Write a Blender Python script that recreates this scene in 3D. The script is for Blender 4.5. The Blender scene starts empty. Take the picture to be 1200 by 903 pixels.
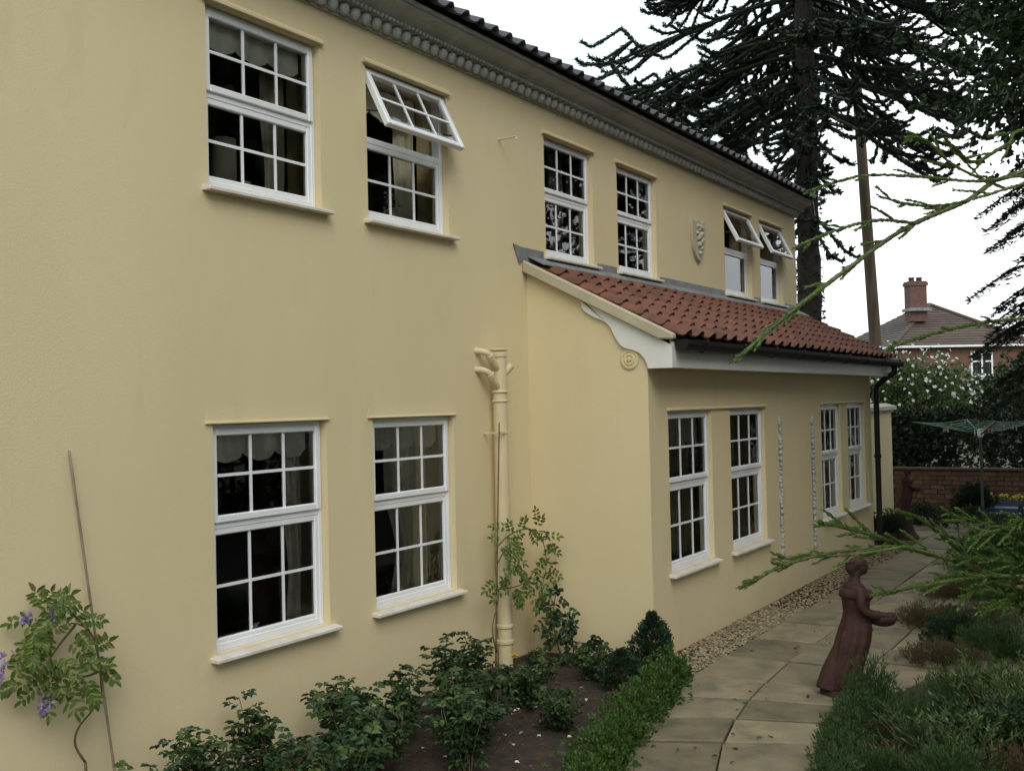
import bpy, bmesh, math, random
import numpy as np
from mathutils import Vector, Matrix
R_ = math.radians
scn = bpy.context.scene
col = scn.collection

# ------------------------------------------------------------------ camera
CAM = np.array([-1.6938, -4.4939, 2.0075])
FW = np.array([0.85240863, 0.52260724, 0.01676921])
RT = np.array([0.52287102, -0.85210463, -0.02288228])
UP = np.array([-0.00233068, -0.02827318, 0.99959752])
FPX = 1280.2
cd = bpy.data.cameras.new('camera'); cam = bpy.data.objects.new('camera', cd); col.objects.link(cam)
cd.sensor_width = 36; cd.lens = FPX / 1200 * 36; cd.clip_start = 0.05; cd.clip_end = 2000
cam.matrix_world = Matrix(((RT[0], UP[0], -FW[0], CAM[0]), (RT[1], UP[1], -FW[1], CAM[1]), (RT[2], UP[2], -FW[2], CAM[2]), (0, 0, 0, 1)))
scn.camera = cam

# ------------------------------------------------------------------ sky, sun, exposure
SUN_AZ = np.array([-0.70, -0.714]); SUN_EL = R_(42)
world = bpy.data.worlds.new('World'); scn.world = world; world.use_nodes = True
nt = world.node_tree; nt.nodes.clear()
wo = nt.nodes.new('ShaderNodeOutputWorld'); bg = nt.nodes.new('ShaderNodeBackground')
sky = nt.nodes.new('ShaderNodeTexSky'); sky.sky_type = 'NISHITA'; sky.sun_disc = False
sky.sun_elevation = SUN_EL; sky.sun_rotation = math.atan2(SUN_AZ[0], SUN_AZ[1]); sky.dust_density = 4.0; sky.air_density = 1.0; sky.ozone_density = 1.0
cl = nt.nodes.new('ShaderNodeTexNoise'); cl.inputs['Scale'].default_value = 1.6; cl.inputs['Detail'].default_value = 5
ra = nt.nodes.new('ShaderNodeValToRGB'); ra.color_ramp.elements[0].position = 0.3; ra.color_ramp.elements[1].position = 0.7
ra.color_ramp.elements[0].color = (5.6, 7.5, 8.2, 1); ra.color_ramp.elements[1].color = (13.2, 13.4, 13.3, 1)
mx = nt.nodes.new('ShaderNodeMix'); mx.data_type = 'RGBA'; mx.inputs[0].default_value = 0.8
nt.links.new(cl.outputs['Fac'], ra.inputs[0]); nt.links.new(sky.outputs[0], mx.inputs[6]); nt.links.new(ra.outputs[0], mx.inputs[7])
nt.links.new(mx.outputs[2], bg.inputs[0]); bg.inputs[1].default_value = 0.08; nt.links.new(bg.outputs[0], wo.inputs[0])
sd = bpy.data.lights.new('sun', 'SUN'); sd.energy = 0.6; sd.angle = R_(35); sd.color = (1, 0.95, 0.88)
so = bpy.data.objects.new('sun', sd); col.objects.link(so); so.location = (-6, -8, 12)
sv = Vector((-SUN_AZ[0] * math.cos(SUN_EL), -SUN_AZ[1] * math.cos(SUN_EL), -math.sin(SUN_EL)))
so.rotation_euler = sv.to_track_quat('-Z', 'Y').to_euler()
scn.view_settings.view_transform = 'Standard'; scn.view_settings.look = 'None'; scn.view_settings.gamma = 1
scn.view_settings.exposure = 0.92
scn.render.engine = 'CYCLES'
scn.cycles.max_bounces = 8; scn.cycles.transparent_max_bounces = 16

# ------------------------------------------------------------------ pixel helpers (photo pixel -> ray)
def ray(u, v): return FW + RT * (u - 600) / FPX + UP * (451.5 - v) / FPX
def onY(u, v, y=0.0): d = ray(u, v); return CAM + d * ((y - CAM[1]) / d[1])
def onX(u, v, x): d = ray(u, v); return CAM + d * ((x - CAM[0]) / d[0])
def onZ(u, v, z=0.0): d = ray(u, v); return CAM + d * ((z - CAM[2]) / d[2])
def dep(u, v, t): return CAM + ray(u, v) * t

# ------------------------------------------------------------------ materials
M = {}
def mat(name, c1, c2=None, rough=0.7, scale=4.0, detail=6.0, bump=0.0, bscale=60.0, objvar=0.0, metal=0.0, c3=None, s3=0.8, f3=0.5, spec=0.5, mapz=1.0):
    m = bpy.data.materials.new(name); m.use_nodes = True; n = m.node_tree; b = n.nodes['Principled BSDF']
    b.inputs['Roughness'].default_value = rough; b.inputs['Metallic'].default_value = metal
    b.inputs['Specular IOR Level'].default_value = spec
    tc = n.nodes.new('ShaderNodeTexCoord'); mp = n.nodes.new('ShaderNodeMapping'); mp.inputs['Scale'].default_value = (1, 1, mapz)
    n.links.new(tc.outputs['Object'], mp.inputs[0]); vec = mp.outputs[0]
    if objvar > 0:
        oi = n.nodes.new('ShaderNodeObjectInfo'); ml = n.nodes.new('ShaderNodeVectorMath'); ml.operation = 'MULTIPLY_ADD'
        cb = n.nodes.new('ShaderNodeCombineXYZ'); 
        sc = n.nodes.new('ShaderNodeMath'); sc.operation = 'MULTIPLY'; sc.inputs[1].default_value = 37.0
        n.links.new(oi.outputs['Random'], sc.inputs[0]); n.links.new(sc.outputs[0], cb.inputs[0]); n.links.new(sc.outputs[0], cb.inputs[1])
        ml.operation = 'ADD'; n.links.new(vec, ml.inputs[0]); n.links.new(cb.outputs[0], ml.inputs[1]); vec = ml.outputs[0]
    out = None
    if c2 is None: c2 = c1
    nz = n.nodes.new('ShaderNodeTexNoise'); nz.inputs['Scale'].default_value = scale; nz.inputs['Detail'].default_value = detail; n.links.new(vec, nz.inputs[0])
    rp = n.nodes.new('ShaderNodeValToRGB'); rp.color_ramp.elements[0].position = 0.35; rp.color_ramp.elements[1].position = 0.65
    rp.color_ramp.elements[0].color = (*c1, 1); rp.color_ramp.elements[1].color = (*c2, 1); n.links.new(nz.outputs['Fac'], rp.inputs[0]); out = rp.outputs[0]
    if c3:
        n3 = n.nodes.new('ShaderNodeTexNoise'); n3.inputs['Scale'].default_value = s3; n3.inputs['Detail'].default_value = 8; n3.inputs['Roughness'].default_value = 0.65; n.links.new(vec, n3.inputs[0])
        r3 = n.nodes.new('ShaderNodeValToRGB'); r3.color_ramp.elements[0].position = f3; r3.color_ramp.elements[1].position = min(1, f3 + 0.22); n.links.new(n3.outputs['Fac'], r3.inputs[0])
        x = n.nodes.new('ShaderNodeMix'); x.data_type = 'RGBA'; n.links.new(r3.outputs[0], x.inputs[0]); n.links.new(out, x.inputs[6]); x.inputs[7].default_value = (*c3, 1); out = x.outputs[2]
    if objvar > 0:
        hs = n.nodes.new('ShaderNodeHueSaturation'); mr = n.nodes.new('ShaderNodeMapRange'); mr.inputs[3].default_value = 1 - objvar; mr.inputs[4].default_value = 1 + objvar
        n.links.new(oi.outputs['Random'], mr.inputs[0]); n.links.new(mr.outputs[0], hs.inputs['Value']); n.links.new(out, hs.inputs['Color']); out = hs.outputs[0]
    n.links.new(out, b.inputs['Base Color'])
    if bump > 0:
        nb = n.nodes.new('ShaderNodeTexNoise'); nb.inputs['Scale'].default_value = bscale; nb.inputs['Detail'].default_value = 4; n.links.new(tc.outputs['Object'], nb.inputs[0])
        bp = n.nodes.new('ShaderNodeBump'); bp.inputs['Strength'].default_value = bump; bp.inputs['Distance'].default_value = 0.01; n.links.new(nb.outputs['Fac'], bp.inputs['Height']); n.links.new(bp.outputs[0], b.inputs['Normal'])
    M[name] = m; return m
def leafmat(name, c1, c2, trans=0.3, rough=0.5, c3=None, spec=0.35):
    m = bpy.data.materials.new(name); m.use_nodes = True; n = m.node_tree; b = n.nodes['Principled BSDF']; o = n.nodes['Material Output']
    g = n.nodes.new('ShaderNodeNewGeometry'); rp = n.nodes.new('ShaderNodeValToRGB')
    rp.color_ramp.elements[0].color = (*c1, 1); rp.color_ramp.elements[1].color = (*c2, 1)
    if c3: e = rp.color_ramp.elements.new(0.93); e.color = (*c2, 1); rp.color_ramp.elements[2].color = (*c3, 1)
    n.links.new(g.outputs['Random Per Island'], rp.inputs[0]); n.links.new(rp.outputs[0], b.inputs['Base Color'])
    b.inputs['Roughness'].default_value = rough; b.inputs['Specular IOR Level'].default_value = spec
    t = n.nodes.new('ShaderNodeBsdfTranslucent'); n.links.new(rp.outputs[0], t.inputs[0])
    x = n.nodes.new('ShaderNodeMixShader'); x.inputs[0].default_value = trans
    n.links.new(b.outputs[0], x.inputs[1]); n.links.new(t.outputs[0], x.inputs[2]); n.links.new(x.outputs[0], o.inputs[0])
    M[name] = m; return m
mat('render_cream', (0.645, 0.54, 0.325), (0.68, 0.57, 0.35), rough=0.85, scale=1.3, bump=0.16, bscale=95, c3=(0.60, 0.50, 0.30), s3=2.6, f3=0.56, spec=0.2, mapz=0.35)
mat('paint_cream', (0.58, 0.485, 0.29), (0.62, 0.52, 0.32), rough=0.55, scale=6, bump=0.08, bscale=90)
mat('upvc', (0.80, 0.81, 0.82), (0.74, 0.75, 0.76), rough=0.35, scale=3, c3=(0.66, 0.66, 0.63), s3=5, f3=0.62)
mat('sill_white', (0.70, 0.66, 0.60), (0.62, 0.55, 0.46), rough=0.6, scale=8, bump=0.1)
mat('white_board', (0.72, 0.71, 0.66), (0.66, 0.65, 0.60), rough=0.5, scale=3)
mat('cornice_grey', (0.34, 0.35, 0.33), (0.43, 0.44, 0.41), rough=0.8, scale=5, bump=0.2, bscale=80, c3=(0.21, 0.215, 0.20), s3=3, f3=0.55)
mat('slate_tile', (0.045, 0.042, 0.05), (0.075, 0.07, 0.075), rough=0.7, scale=9, objvar=0.2, bump=0.2)
mat('clay_tile', (0.115, 0.042, 0.024), (0.17, 0.063, 0.036), rough=0.75, scale=7, objvar=0.2, bump=0.3, bscale=120, c3=(0.06, 0.036, 0.026), s3=4, f3=0.55)
mat('lead', (0.14, 0.145, 0.15), (0.24, 0.24, 0.235), rough=0.6, scale=6, bump=0.15, bscale=20)
mat('black_plastic', (0.008, 0.008, 0.009), (0.013, 0.013, 0.013), rough=0.5, spec=0.25)
mat('verge', (0.46, 0.41, 0.28), (0.40, 0.355, 0.25), rough=0.7, scale=5, bump=0.15, c3=(0.28, 0.26, 0.19), s3=6, f3=0.58)
mat('dpc', (0.22, 0.075, 0.035), (0.12, 0.05, 0.03), rough=0.8, scale=12)
mat('stone_grey', (0.50, 0.46, 0.34), (0.40, 0.37, 0.28), rough=0.85, scale=14, bump=0.4, bscale=60)
mat('plaster_garland', (0.30, 0.31, 0.31), (0.50, 0.49, 0.45), rough=0.85, scale=30, bump=0.3)
mat('soil', (0.024, 0.016, 0.011), (0.05, 0.032, 0.020), rough=0.95, scale=14, bump=0.8, bscale=55, c3=(0.10, 0.07, 0.045), s3=30, f3=0.6)
mat('earth', (0.05, 0.055, 0.025), (0.09, 0.075, 0.045), rough=0.95, scale=3, bump=0.5, bscale=30)
mat('paving', (0.235, 0.188, 0.112), (0.165, 0.135, 0.082), rough=0.8, scale=5, objvar=0.26, bump=0.45, bscale=60, c3=(0.075, 0.075, 0.045), s3=3.0, f3=0.52)
mat('mortar', (0.05, 0.045, 0.035), (0.03, 0.03, 0.022), rough=0.95, scale=10, bump=0.4)
mat('pebble', (0.30, 0.22, 0.14), (0.40, 0.34, 0.26), rough=0.75, scale=40)
mat('brick', (0.10, 0.055, 0.035), (0.16, 0.09, 0.05), rough=0.9, scale=20, objvar=0.3, bump=0.4)
mat('terracotta', (0.032, 0.0105, 0.0065), (0.050, 0.016, 0.009), rough=0.8, scale=9, bump=0.6, bscale=45, c3=(0.06, 0.026, 0.018), s3=5, f3=0.56)
mat('bark_dark', (0.016, 0.013, 0.010), (0.036, 0.028, 0.021), rough=0.95, scale=14, bump=0.9, bscale=25, mapz=0.5)
mat('bark', (0.10, 0.075, 0.05), (0.16, 0.12, 0.085), rough=0.9, scale=20, bump=0.6, bscale=50, mapz=0.4)
mat('pole_wood', (0.075, 0.05, 0.035), (0.12, 0.08, 0.055), rough=0.9, scale=12, bump=0.3, mapz=0.15)
mat('cane', (0.27, 0.21, 0.14), (0.18, 0.14, 0.09), rough=0.6, scale=12)
mat('stem', (0.12, 0.09, 0.045), (0.09, 0.08, 0.03), rough=0.7, scale=12)
mat('stem_green', (0.07, 0.085, 0.025), (0.12, 0.085, 0.04), rough=0.6, scale=20)
mat('interior', (0.30, 0.27, 0.22), (0.33, 0.30, 0.25), rough=0.9)
mat('interior_floor', (0.10, 0.06, 0.04), (0.13, 0.08, 0.05), rough=0.7)
mat('roof_brown', (0.070, 0.050, 0.040), (0.098, 0.068, 0.054), rough=0.85, scale=2.0, objvar=0.15, bump=0.2)
mat('house_brick', (0.12, 0.062, 0.045), (0.16, 0.08, 0.055), rough=0.9, scale=6, bump=0.3)
mat('chimney_brick', (0.10, 0.052, 0.042), (0.13, 0.068, 0.054), rough=0.9, scale=6, bump=0.3)
mat('blue_pot', (0.03, 0.07, 0.20), (0.05, 0.10, 0.26), rough=0.35)
mat('yellow_petal', (0.65, 0.40, 0.04), (0.75, 0.55, 0.10), rough=0.6)
mat('green_line', (0.04, 0.13, 0.07), (0.06, 0.16, 0.09), rough=0.5)
mat('steel', (0.10, 0.11, 0.10), (0.07, 0.08, 0.07), rough=0.5, metal=0.5)
mat('peg', (0.55, 0.45, 0.35), (0.6, 0.2, 0.2), rough=0.5, scale=1)
mat('ceramic', (0.6, 0.55, 0.45), (0.66, 0.62, 0.55), rough=0.25)
mat('lamp_cream', (0.60, 0.53, 0.40), (0.64, 0.57, 0.44), rough=0.8)
mat('wire', (0.03, 0.03, 0.03), rough=0.6)
def curtain_mat(name, c1, c2, stripes=0):
    m = mat(name, c1, c2, rough=0.9, scale=18 if not stripes else 9, mapz=0.12 if stripes else 1.0); return m
curtain_mat('curtain_cream', (0.82, 0.75, 0.56), (0.72, 0.64, 0.46))
curtain_mat('valance', (0.86, 0.83, 0.70), (0.80, 0.76, 0.62))
curtain_mat('curtain_tan', (0.36, 0.28, 0.15), (0.56, 0.47, 0.28), 1)
curtain_mat('curtain_print', (0.22, 0.10, 0.07), (0.34, 0.29, 0.18))
leafmat('rose_leaf', (0.014, 0.034, 0.014), (0.045, 0.085, 0.026), 0.15, 0.4)
leafmat('rose_young', (0.05, 0.09, 0.025), (0.10, 0.14, 0.04), 0.25, 0.45)
leafmat('box_leaf', (0.030, 0.065, 0.014), (0.085, 0.15, 0.03), 0.2, 0.45)
leafmat('box_dark', (0.014, 0.034, 0.016), (0.035, 0.065, 0.025), 0.15, 0.45)
leafmat('wisteria_leaf', (0.07, 0.12, 0.025), (0.17, 0.22, 0.055), 0.3, 0.5, (0.13, 0.10, 0.04))
leafmat('wisteria_flower', (0.24, 0.18, 0.38), (0.42, 0.34, 0.52), 0.3, 0.6)
leafmat('rose_petal', (0.70, 0.62, 0.36), (0.75, 0.70, 0.55), 0.25, 0.6)
leafmat('juniper_leaf', (0.022, 0.055, 0.018), (0.065, 0.115, 0.032), 0.2, 0.5, (0.12, 0.16, 0.05))
leafmat('cypress_leaf', (0.05, 0.12, 0.022), (0.13, 0.23, 0.045), 0.25, 0.5)
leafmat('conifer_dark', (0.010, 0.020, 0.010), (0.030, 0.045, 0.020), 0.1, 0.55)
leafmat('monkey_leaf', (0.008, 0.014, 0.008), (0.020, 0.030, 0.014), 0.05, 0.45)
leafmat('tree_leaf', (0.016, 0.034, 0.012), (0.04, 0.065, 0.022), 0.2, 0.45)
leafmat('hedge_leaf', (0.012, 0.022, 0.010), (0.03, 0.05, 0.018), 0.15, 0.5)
leafmat('shrub_leaf', (0.05, 0.09, 0.03), (0.14, 0.20, 0.065), 0.25, 0.5)
leafmat('white_petal', (0.75, 0.76, 0.72), (0.8, 0.8, 0.78), 0.2, 0.6)
leafmat('heather', (0.06, 0.045, 0.02), (0.12, 0.085, 0.04), 0.15, 0.6, (0.08, 0.11, 0.03))
leafmat('grass_blade', (0.03, 0.055, 0.018), (0.07, 0.10, 0.035), 0.25, 0.5)
def glassmat():
    m = bpy.data.materials.new('glass'); m.use_nodes = True; n = m.node_tree; o = n.nodes['Material Output']; n.nodes.remove(n.nodes['Principled BSDF'])
    t = n.nodes.new('ShaderNodeBsdfTransparent'); t.inputs[0].default_value = (0.97, 0.98, 0.97, 1)
    g = n.nodes.new('ShaderNodeBsdfGlossy'); g.inputs['Roughness'].default_value = 0.0; g.inputs['Color'].default_value = (0.95, 0.97, 1, 1)
    f = n.nodes.new('ShaderNodeFresnel'); f.inputs[0].default_value = 1.65
    nz = n.nodes.new('ShaderNodeTexNoise'); nz.inputs['Scale'].default_value = 2.5; bp = n.nodes.new('ShaderNodeBump'); bp.inputs['Strength'].default_value = 0.02; bp.inputs['Distance'].default_value = 0.02
    n.links.new(nz.outputs['Fac'], bp.inputs['Height']); n.links.new(bp.outputs[0], g.inputs['Normal'])
    x = n.nodes.new('ShaderNodeMixShader'); n.links.new(f.outputs[0], x.inputs[0]); n.links.new(t.outputs[0], x.inputs[1]); n.links.new(g.outputs[0], x.inputs[2]); n.links.new(x.outputs[0], o.inputs[0])
    M['glass'] = m
glassmat()

# ------------------------------------------------------------------ mesh helpers
class MB:
    def __init__(s): s.v = []; s.f = []; s.n = 0
    def add(s, v, f):
        v = np.asarray(v, float).reshape(-1, 3); s.v.append(v); o = s.n
        s.f.extend([tuple(int(i) + o for i in q) for q in f]); s.n += len(v)
    def box(s, x0, x1, y0, y1, z0, z1, T=None):
        v = np.array([(x, y, z) for z in (z0, z1) for y in (y0, y1) for x in (x0, x1)], float)
        if T is not None: v = T(v)
        s.add(v, [(0, 2, 3, 1), (4, 5, 7, 6), (0, 1, 5, 4), (2, 6, 7, 3), (0, 4, 6, 2), (1, 3, 7, 5)])
    def tube(s, pts, rad, n=8, cap=True):
        pts = np.asarray(pts, float); k = len(pts)
        rad = np.full(k, rad, float) if np.isscalar(rad) else np.asarray(rad, float)
        t = np.gradient(pts, axis=0); t /= np.linalg.norm(t, axis=1)[:, None] + 1e-9
        a = np.array([0, 0, 1.0]) if abs(t[0][2]) < 0.9 else np.array([1.0, 0, 0])
        V = []; ang = np.arange(n) * 2 * math.pi / n
        for i in range(k):
            u = np.cross(t[i], a); u /= np.linalg.norm(u) + 1e-9; w = np.cross(t[i], u); a = np.cross(u, t[i])
            V.append(pts[i] + rad[i] * (np.cos(ang)[:, None] * u + np.sin(ang)[:, None] * w))
        F = []
        for i in range(k - 1):
            for j in range(n):
                j2 = (j + 1) % n; F.append((i * n + j, i * n + j2, (i + 1) * n + j2, (i + 1) * n + j))
        if cap: F.append(tuple(range(n))[::-1]); F.append(tuple((k - 1) * n + j for j in range(n)))
        s.add(np.concatenate(V), F)
    def lathe(s, prof, c=(0, 0, 0), n=16, axis='z', cap=True):
        V = []
        for r, h in prof:
            for j in range(n):
                a = 2 * math.pi * j / n; p = (r * math.cos(a), r * math.sin(a), h)
                if axis == 'x': p = (h, r * math.cos(a), r * math.sin(a))
                if axis == 'y': p = (r * math.sin(a), h, r * math.cos(a))
                V.append((p[0] + c[0], p[1] + c[1], p[2] + c[2]))
        F = []; k = len(prof)
        for i in range(k - 1):
            for j in range(n): F.append((i * n + j, i * n + (j + 1) % n, (i + 1) * n + (j + 1) % n, (i + 1) * n + j))
        if cap: F.append(tuple(range(n))[::-1]); F.append(tuple((k - 1) * n + j for j in range(n)))
        s.add(V, F)
    def prism(s, poly, axis, a0, a1):
        n = len(poly); V = []
        for a in (a0, a1):
            for p, q in poly: V.append({'x': (a, p, q), 'y': (p, a, q), 'z': (p, q, a)}[axis])
        F = [tuple(range(n))[::-1], tuple(range(n, 2 * n))] + [(i, (i + 1) % n, n + (i + 1) % n, n + i) for i in range(n)]
        s.add(V, F)
    def leaves(s, P, D, N, L, W, fold=0.25, six=False):
        """leaf blades: base P, direction D, face normal N, length L, width W"""
        P = np.asarray(P, float); k = len(P)
        if k == 0: return
        D = np.asarray(D, float); D = D / (np.linalg.norm(D, axis=1)[:, None] + 1e-9)
        N = np.asarray(N, float); S = np.cross(D, N); S /= np.linalg.norm(S, axis=1)[:, None] + 1e-9; N = np.cross(S, D)
        L = np.broadcast_to(np.asarray(L, float), (k,))[:, None]; W = np.broadcast_to(np.asarray(W, float), (k,))[:, None]
        if six:
            a = P + D * L * .3; b = P + D * L * .7; up = N * W * fold
            V = np.stack([P, a + S * W * .5 + up, b + S * W * .4 + up, P + D * L - N * L * .12, b - S * W * .4 + up, a - S * W * .5 + up], 1); q = 6
            Fp = [(0, 1, 2, 3), (0, 3, 4, 5)]
        else:
            a = P + D * L * .45; up = N * W * fold
            V = np.stack([P, a + S * W * .5 + up, P + D * L, a - S * W * .5 + up], 1); q = 4
            Fp = [(0, 1, 2), (0, 2, 3)]
        o = s.n; s.v.append(V.reshape(-1, 3)); base = (np.arange(k) * q + o)
        for f in Fp: s.f.extend(map(tuple, (base[:, None] + np.array(f)[None]).tolist()))
        s.n += k * q
    def mesh(s, name, off=(0, 0, 0)):
        m = bpy.data.meshes.new(name); v = np.concatenate(s.v) - np.asarray(off, float)
        m.from_pydata(v.tolist(), [], s.f); m.update(); return m
def wloc(p):
    l = np.zeros(3)
    while p is not None: l = l + np.array(p.location); p = p.parent
    return l
def smooth(o, ang=None):
    for p in o.data.polygons: p.use_smooth = True
    if ang is not None:
        o.data.set_sharp_from_angle(angle=R_(ang))
    return o
def obj(name, mb, mt, parent=None, org=None, kind=None):
    """mb is in world space; the object's origin is its parent's (or org)"""
    off = wloc(parent) if parent is not None else (np.zeros(3) if org is None else np.asarray(org, float))
    o = bpy.data.objects.new(name, mb.mesh(name, off)); col.objects.link(o)
    if parent is not None: o.parent = parent
    elif org is not None: o.location = org
    if mt: o.data.materials.append(M[mt])
    if kind: o['kind'] = kind
    return o
def inst(name, mesh, parent, loc, rot=(0, 0, 0)):
    o = bpy.data.objects.new(name, mesh); col.objects.link(o); o.parent = parent
    o.location = np.asarray(loc, float) - wloc(parent); o.rotation_euler = rot; return o
def thing(name, label, cat, loc, group=None):
    o = bpy.data.objects.new(name, None); col.objects.link(o); o.location = loc; o.empty_display_size = 0.1
    o['label'] = label; o['category'] = cat
    if group: o['group'] = group
    return o
def tag(o, label, cat, group=None):
    o['label'] = label; o['category'] = cat
    if group: o['group'] = group
    return o
def struct(o): o['kind'] = 'structure'; return o
rng = np.random.default_rng(7); random.seed(7)
def unit(k):
    v = rng.normal(size=(k, 3)); return v / np.linalg.norm(v, axis=1)[:, None]
def bez(pts, n):
    """Catmull-Rom through points"""
    p = np.asarray(pts, float); p = np.vstack([2 * p[0] - p[1], p, 2 * p[-1] - p[-2]]); out = []
    segs = len(p) - 3; 
    for q in np.linspace(0, segs - 1e-6, n):
        i = int(q); t = q - i; a, b, c, d = p[i:i + 4]
        out.append(0.5 * ((2 * b) + (c - a) * t + (2 * a - 5 * b + 4 * c - d) * t * t + (3 * b - a - 3 * c + d) * t ** 3))
    return np.array(out)
# ================================================================== GROUND
g = MB(); g.add([(-300, -300, -0.03), (600, -300, -0.03), (600, 300, -0.03), (-300, 300, -0.03)], [(0, 1, 2, 3)])
struct(obj('ground', g, 'earth'))

# ================================================================== HOUSE
D = 1.045; XE0 = 5.90; XE1 = 12.80; XM0 = -4.0; XM1 = 13.20; ZW = 4.70
house = thing('house', 'two-storey cream rendered house with white windows and a red-tiled lean-to extension', 'house', (6.0, 0, 0))
ZLb, ZLt, ZUb, ZUt, ZEb, ZEt = 0.683, 1.932, 3.235, 4.250, 0.651, 1.922
def opening(x0, x1, z0, z1, yw, sb): return (x0, x1 + sb * (x1 - CAM[0]) / (yw - CAM[1]), z0, z1)
SB = 0.05
main_up = [opening(a, b, ZUb, ZUt, 0, SB) for a, b in ((2.515, 3.384), (3.891, 4.745), (6.229, 7.009), (7.608, 8.388), (10.439, 11.22), (11.701, 12.44))]
main_lo = [opening(a, b, ZLb, ZLt, 0, SB) for a, b in ((2.515, 3.384), (3.891, 4.745))]
SBE = 0.04
ext_w = [opening(a, b, ZEb, ZEt, -D, SBE) for a, b in ((6.262, 7.086), (7.641, 8.465), (10.52, 11.18), (11.654, 12.30))]
def wall_grid(mb, x0, x1, z0, z1, yf, th, ops):
    xs = sorted({x0, x1, *[o[0] for o in ops], *[o[1] for o in ops]}); zs = sorted({z0, z1, *[o[2] for o in ops], *[o[3] for o in ops]})
    def q(y, flip):
        idx = {}; V = []; F = []
        def vi(x, z):
            if (x, z) not in idx: idx[(x, z)] = len(V); V.append((x, y, z))
            return idx[(x, z)]
        for i in range(len(xs) - 1):
            for j in range(len(zs) - 1):
                cx, cz = (xs[i] + xs[i + 1]) / 2, (zs[j] + zs[j + 1]) / 2
                if any(o[0] < cx < o[1] and o[2] < cz < o[3] for o in ops): continue
                f = [vi(xs[i], zs[j]), vi(xs[i + 1], zs[j]), vi(xs[i + 1], zs[j + 1]), vi(xs[i], zs[j + 1])]
                F.append(tuple(f[::-1] if flip else f))
        mb.add(V, F)
    q(yf, False); q(yf + th, True)
    for a, b, c, d in [(x0, x1, z0, z1)] + list(ops):
        mb.add([(a, yf, c), (b, yf, c), (b, yf, d), (a, yf, d), (a, yf + th, c), (b, yf + th, c), (b, yf + th, d), (a, yf + th, d)],
               [(0, 4, 5, 1), (1, 5, 6, 2), (2, 6, 7, 3), (3, 7, 4, 0)])
m = MB(); wall_grid(m, XM0, XM1, -0.1, ZW, 0.0, 0.28, main_up + main_lo); obj('main_wall', m, 'render_cream', house)
m = MB(); wall_grid(m, XE0, XE1, -0.1, 2.50, -D, 0.22, ext_w); obj('extension_front_wall', m, 'render_cream', house)
roofz = lambda y: 3.15 + 0.512 * y
for nm, xa, xb in (('extension_side_wall', XE0 - 0.002, XE0 + 0.2), ('extension_end_wall', XE1 - 0.2, XE1 + 0.002)):
    m = MB(); m.prism([(0.002, -0.1), (-D - 0.002, -0.1), (-D - 0.002, roofz(-D) - 0.07), (0.002, roofz(0) - 0.07)], 'x', xa, xb); obj(nm, m, 'render_cream', house)
m = MB(); m.box(XM1 - 0.28, XM1 + 0.002, 0.285, 7, -0.1, ZW); m.prism([(0.285, ZW), (7, ZW), (3.5, ZW + 1.75)], 'x', XM1 - 0.28, XM1 + 0.002); obj('gable_wall', m, 'render_cream', house)
m = MB(); m.box(XM0, XM0 + 0.28, 0.285, 7, -0.1, ZW); obj('gable_wall', m, 'render_cream', house)
m = MB(); m.box(XM0, XM1, 7, 7.28, -0.1, ZW); obj('back_wall', m, 'render_cream', house)
m = MB(); m.box(XM0 + .28, XM1 - .28, 0.29, 6.99, 2.42, 2.62); m.box(XM0 + .28, XM1 - .28, 0.29, 6.99, 4.55, 4.6); obj('upper_floor', m, 'interior', house)
m = MB(); m.box(XM0 + .28, XM1 - .28, 0.29, 6.99, -0.02, 0.02); m.box(XE0 + .21, XE1 - .21, -D + .23, -0.01, -0.02, 0.021); obj('floor', m, 'interior_floor', house)
m = MB()
for x in (1.6, 5.6, 9.3): m.box(x, x + 0.12, 0.29, 4.5, 0.03, 2.41); m.box(x + .1, x + .22, 0.29, 4.5, 2.63, 4.54)
m.box(XM0 + .3, XM1 - .3, 4.5, 4.6, 0.03, 2.41); m.box(XM0 + .3, XM1 - .3, 4.5, 4.6, 2.63, 4.54); obj('partition', m, 'interior', house)
# damp course strip along the wall feet
m = MB(); m.box(XM0, XE0 - 0.01, -0.004, 0.0, -0.05, 0.022); m.box(XE0 - 0.006, XE0 - .002, -D, -0.006, -0.05, 0.022); m.box(XE0 - .006, XE1 + .004, -D - 0.005, -D, -0.05, 0.024); obj('damp_course', m, 'dpc', house)

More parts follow.
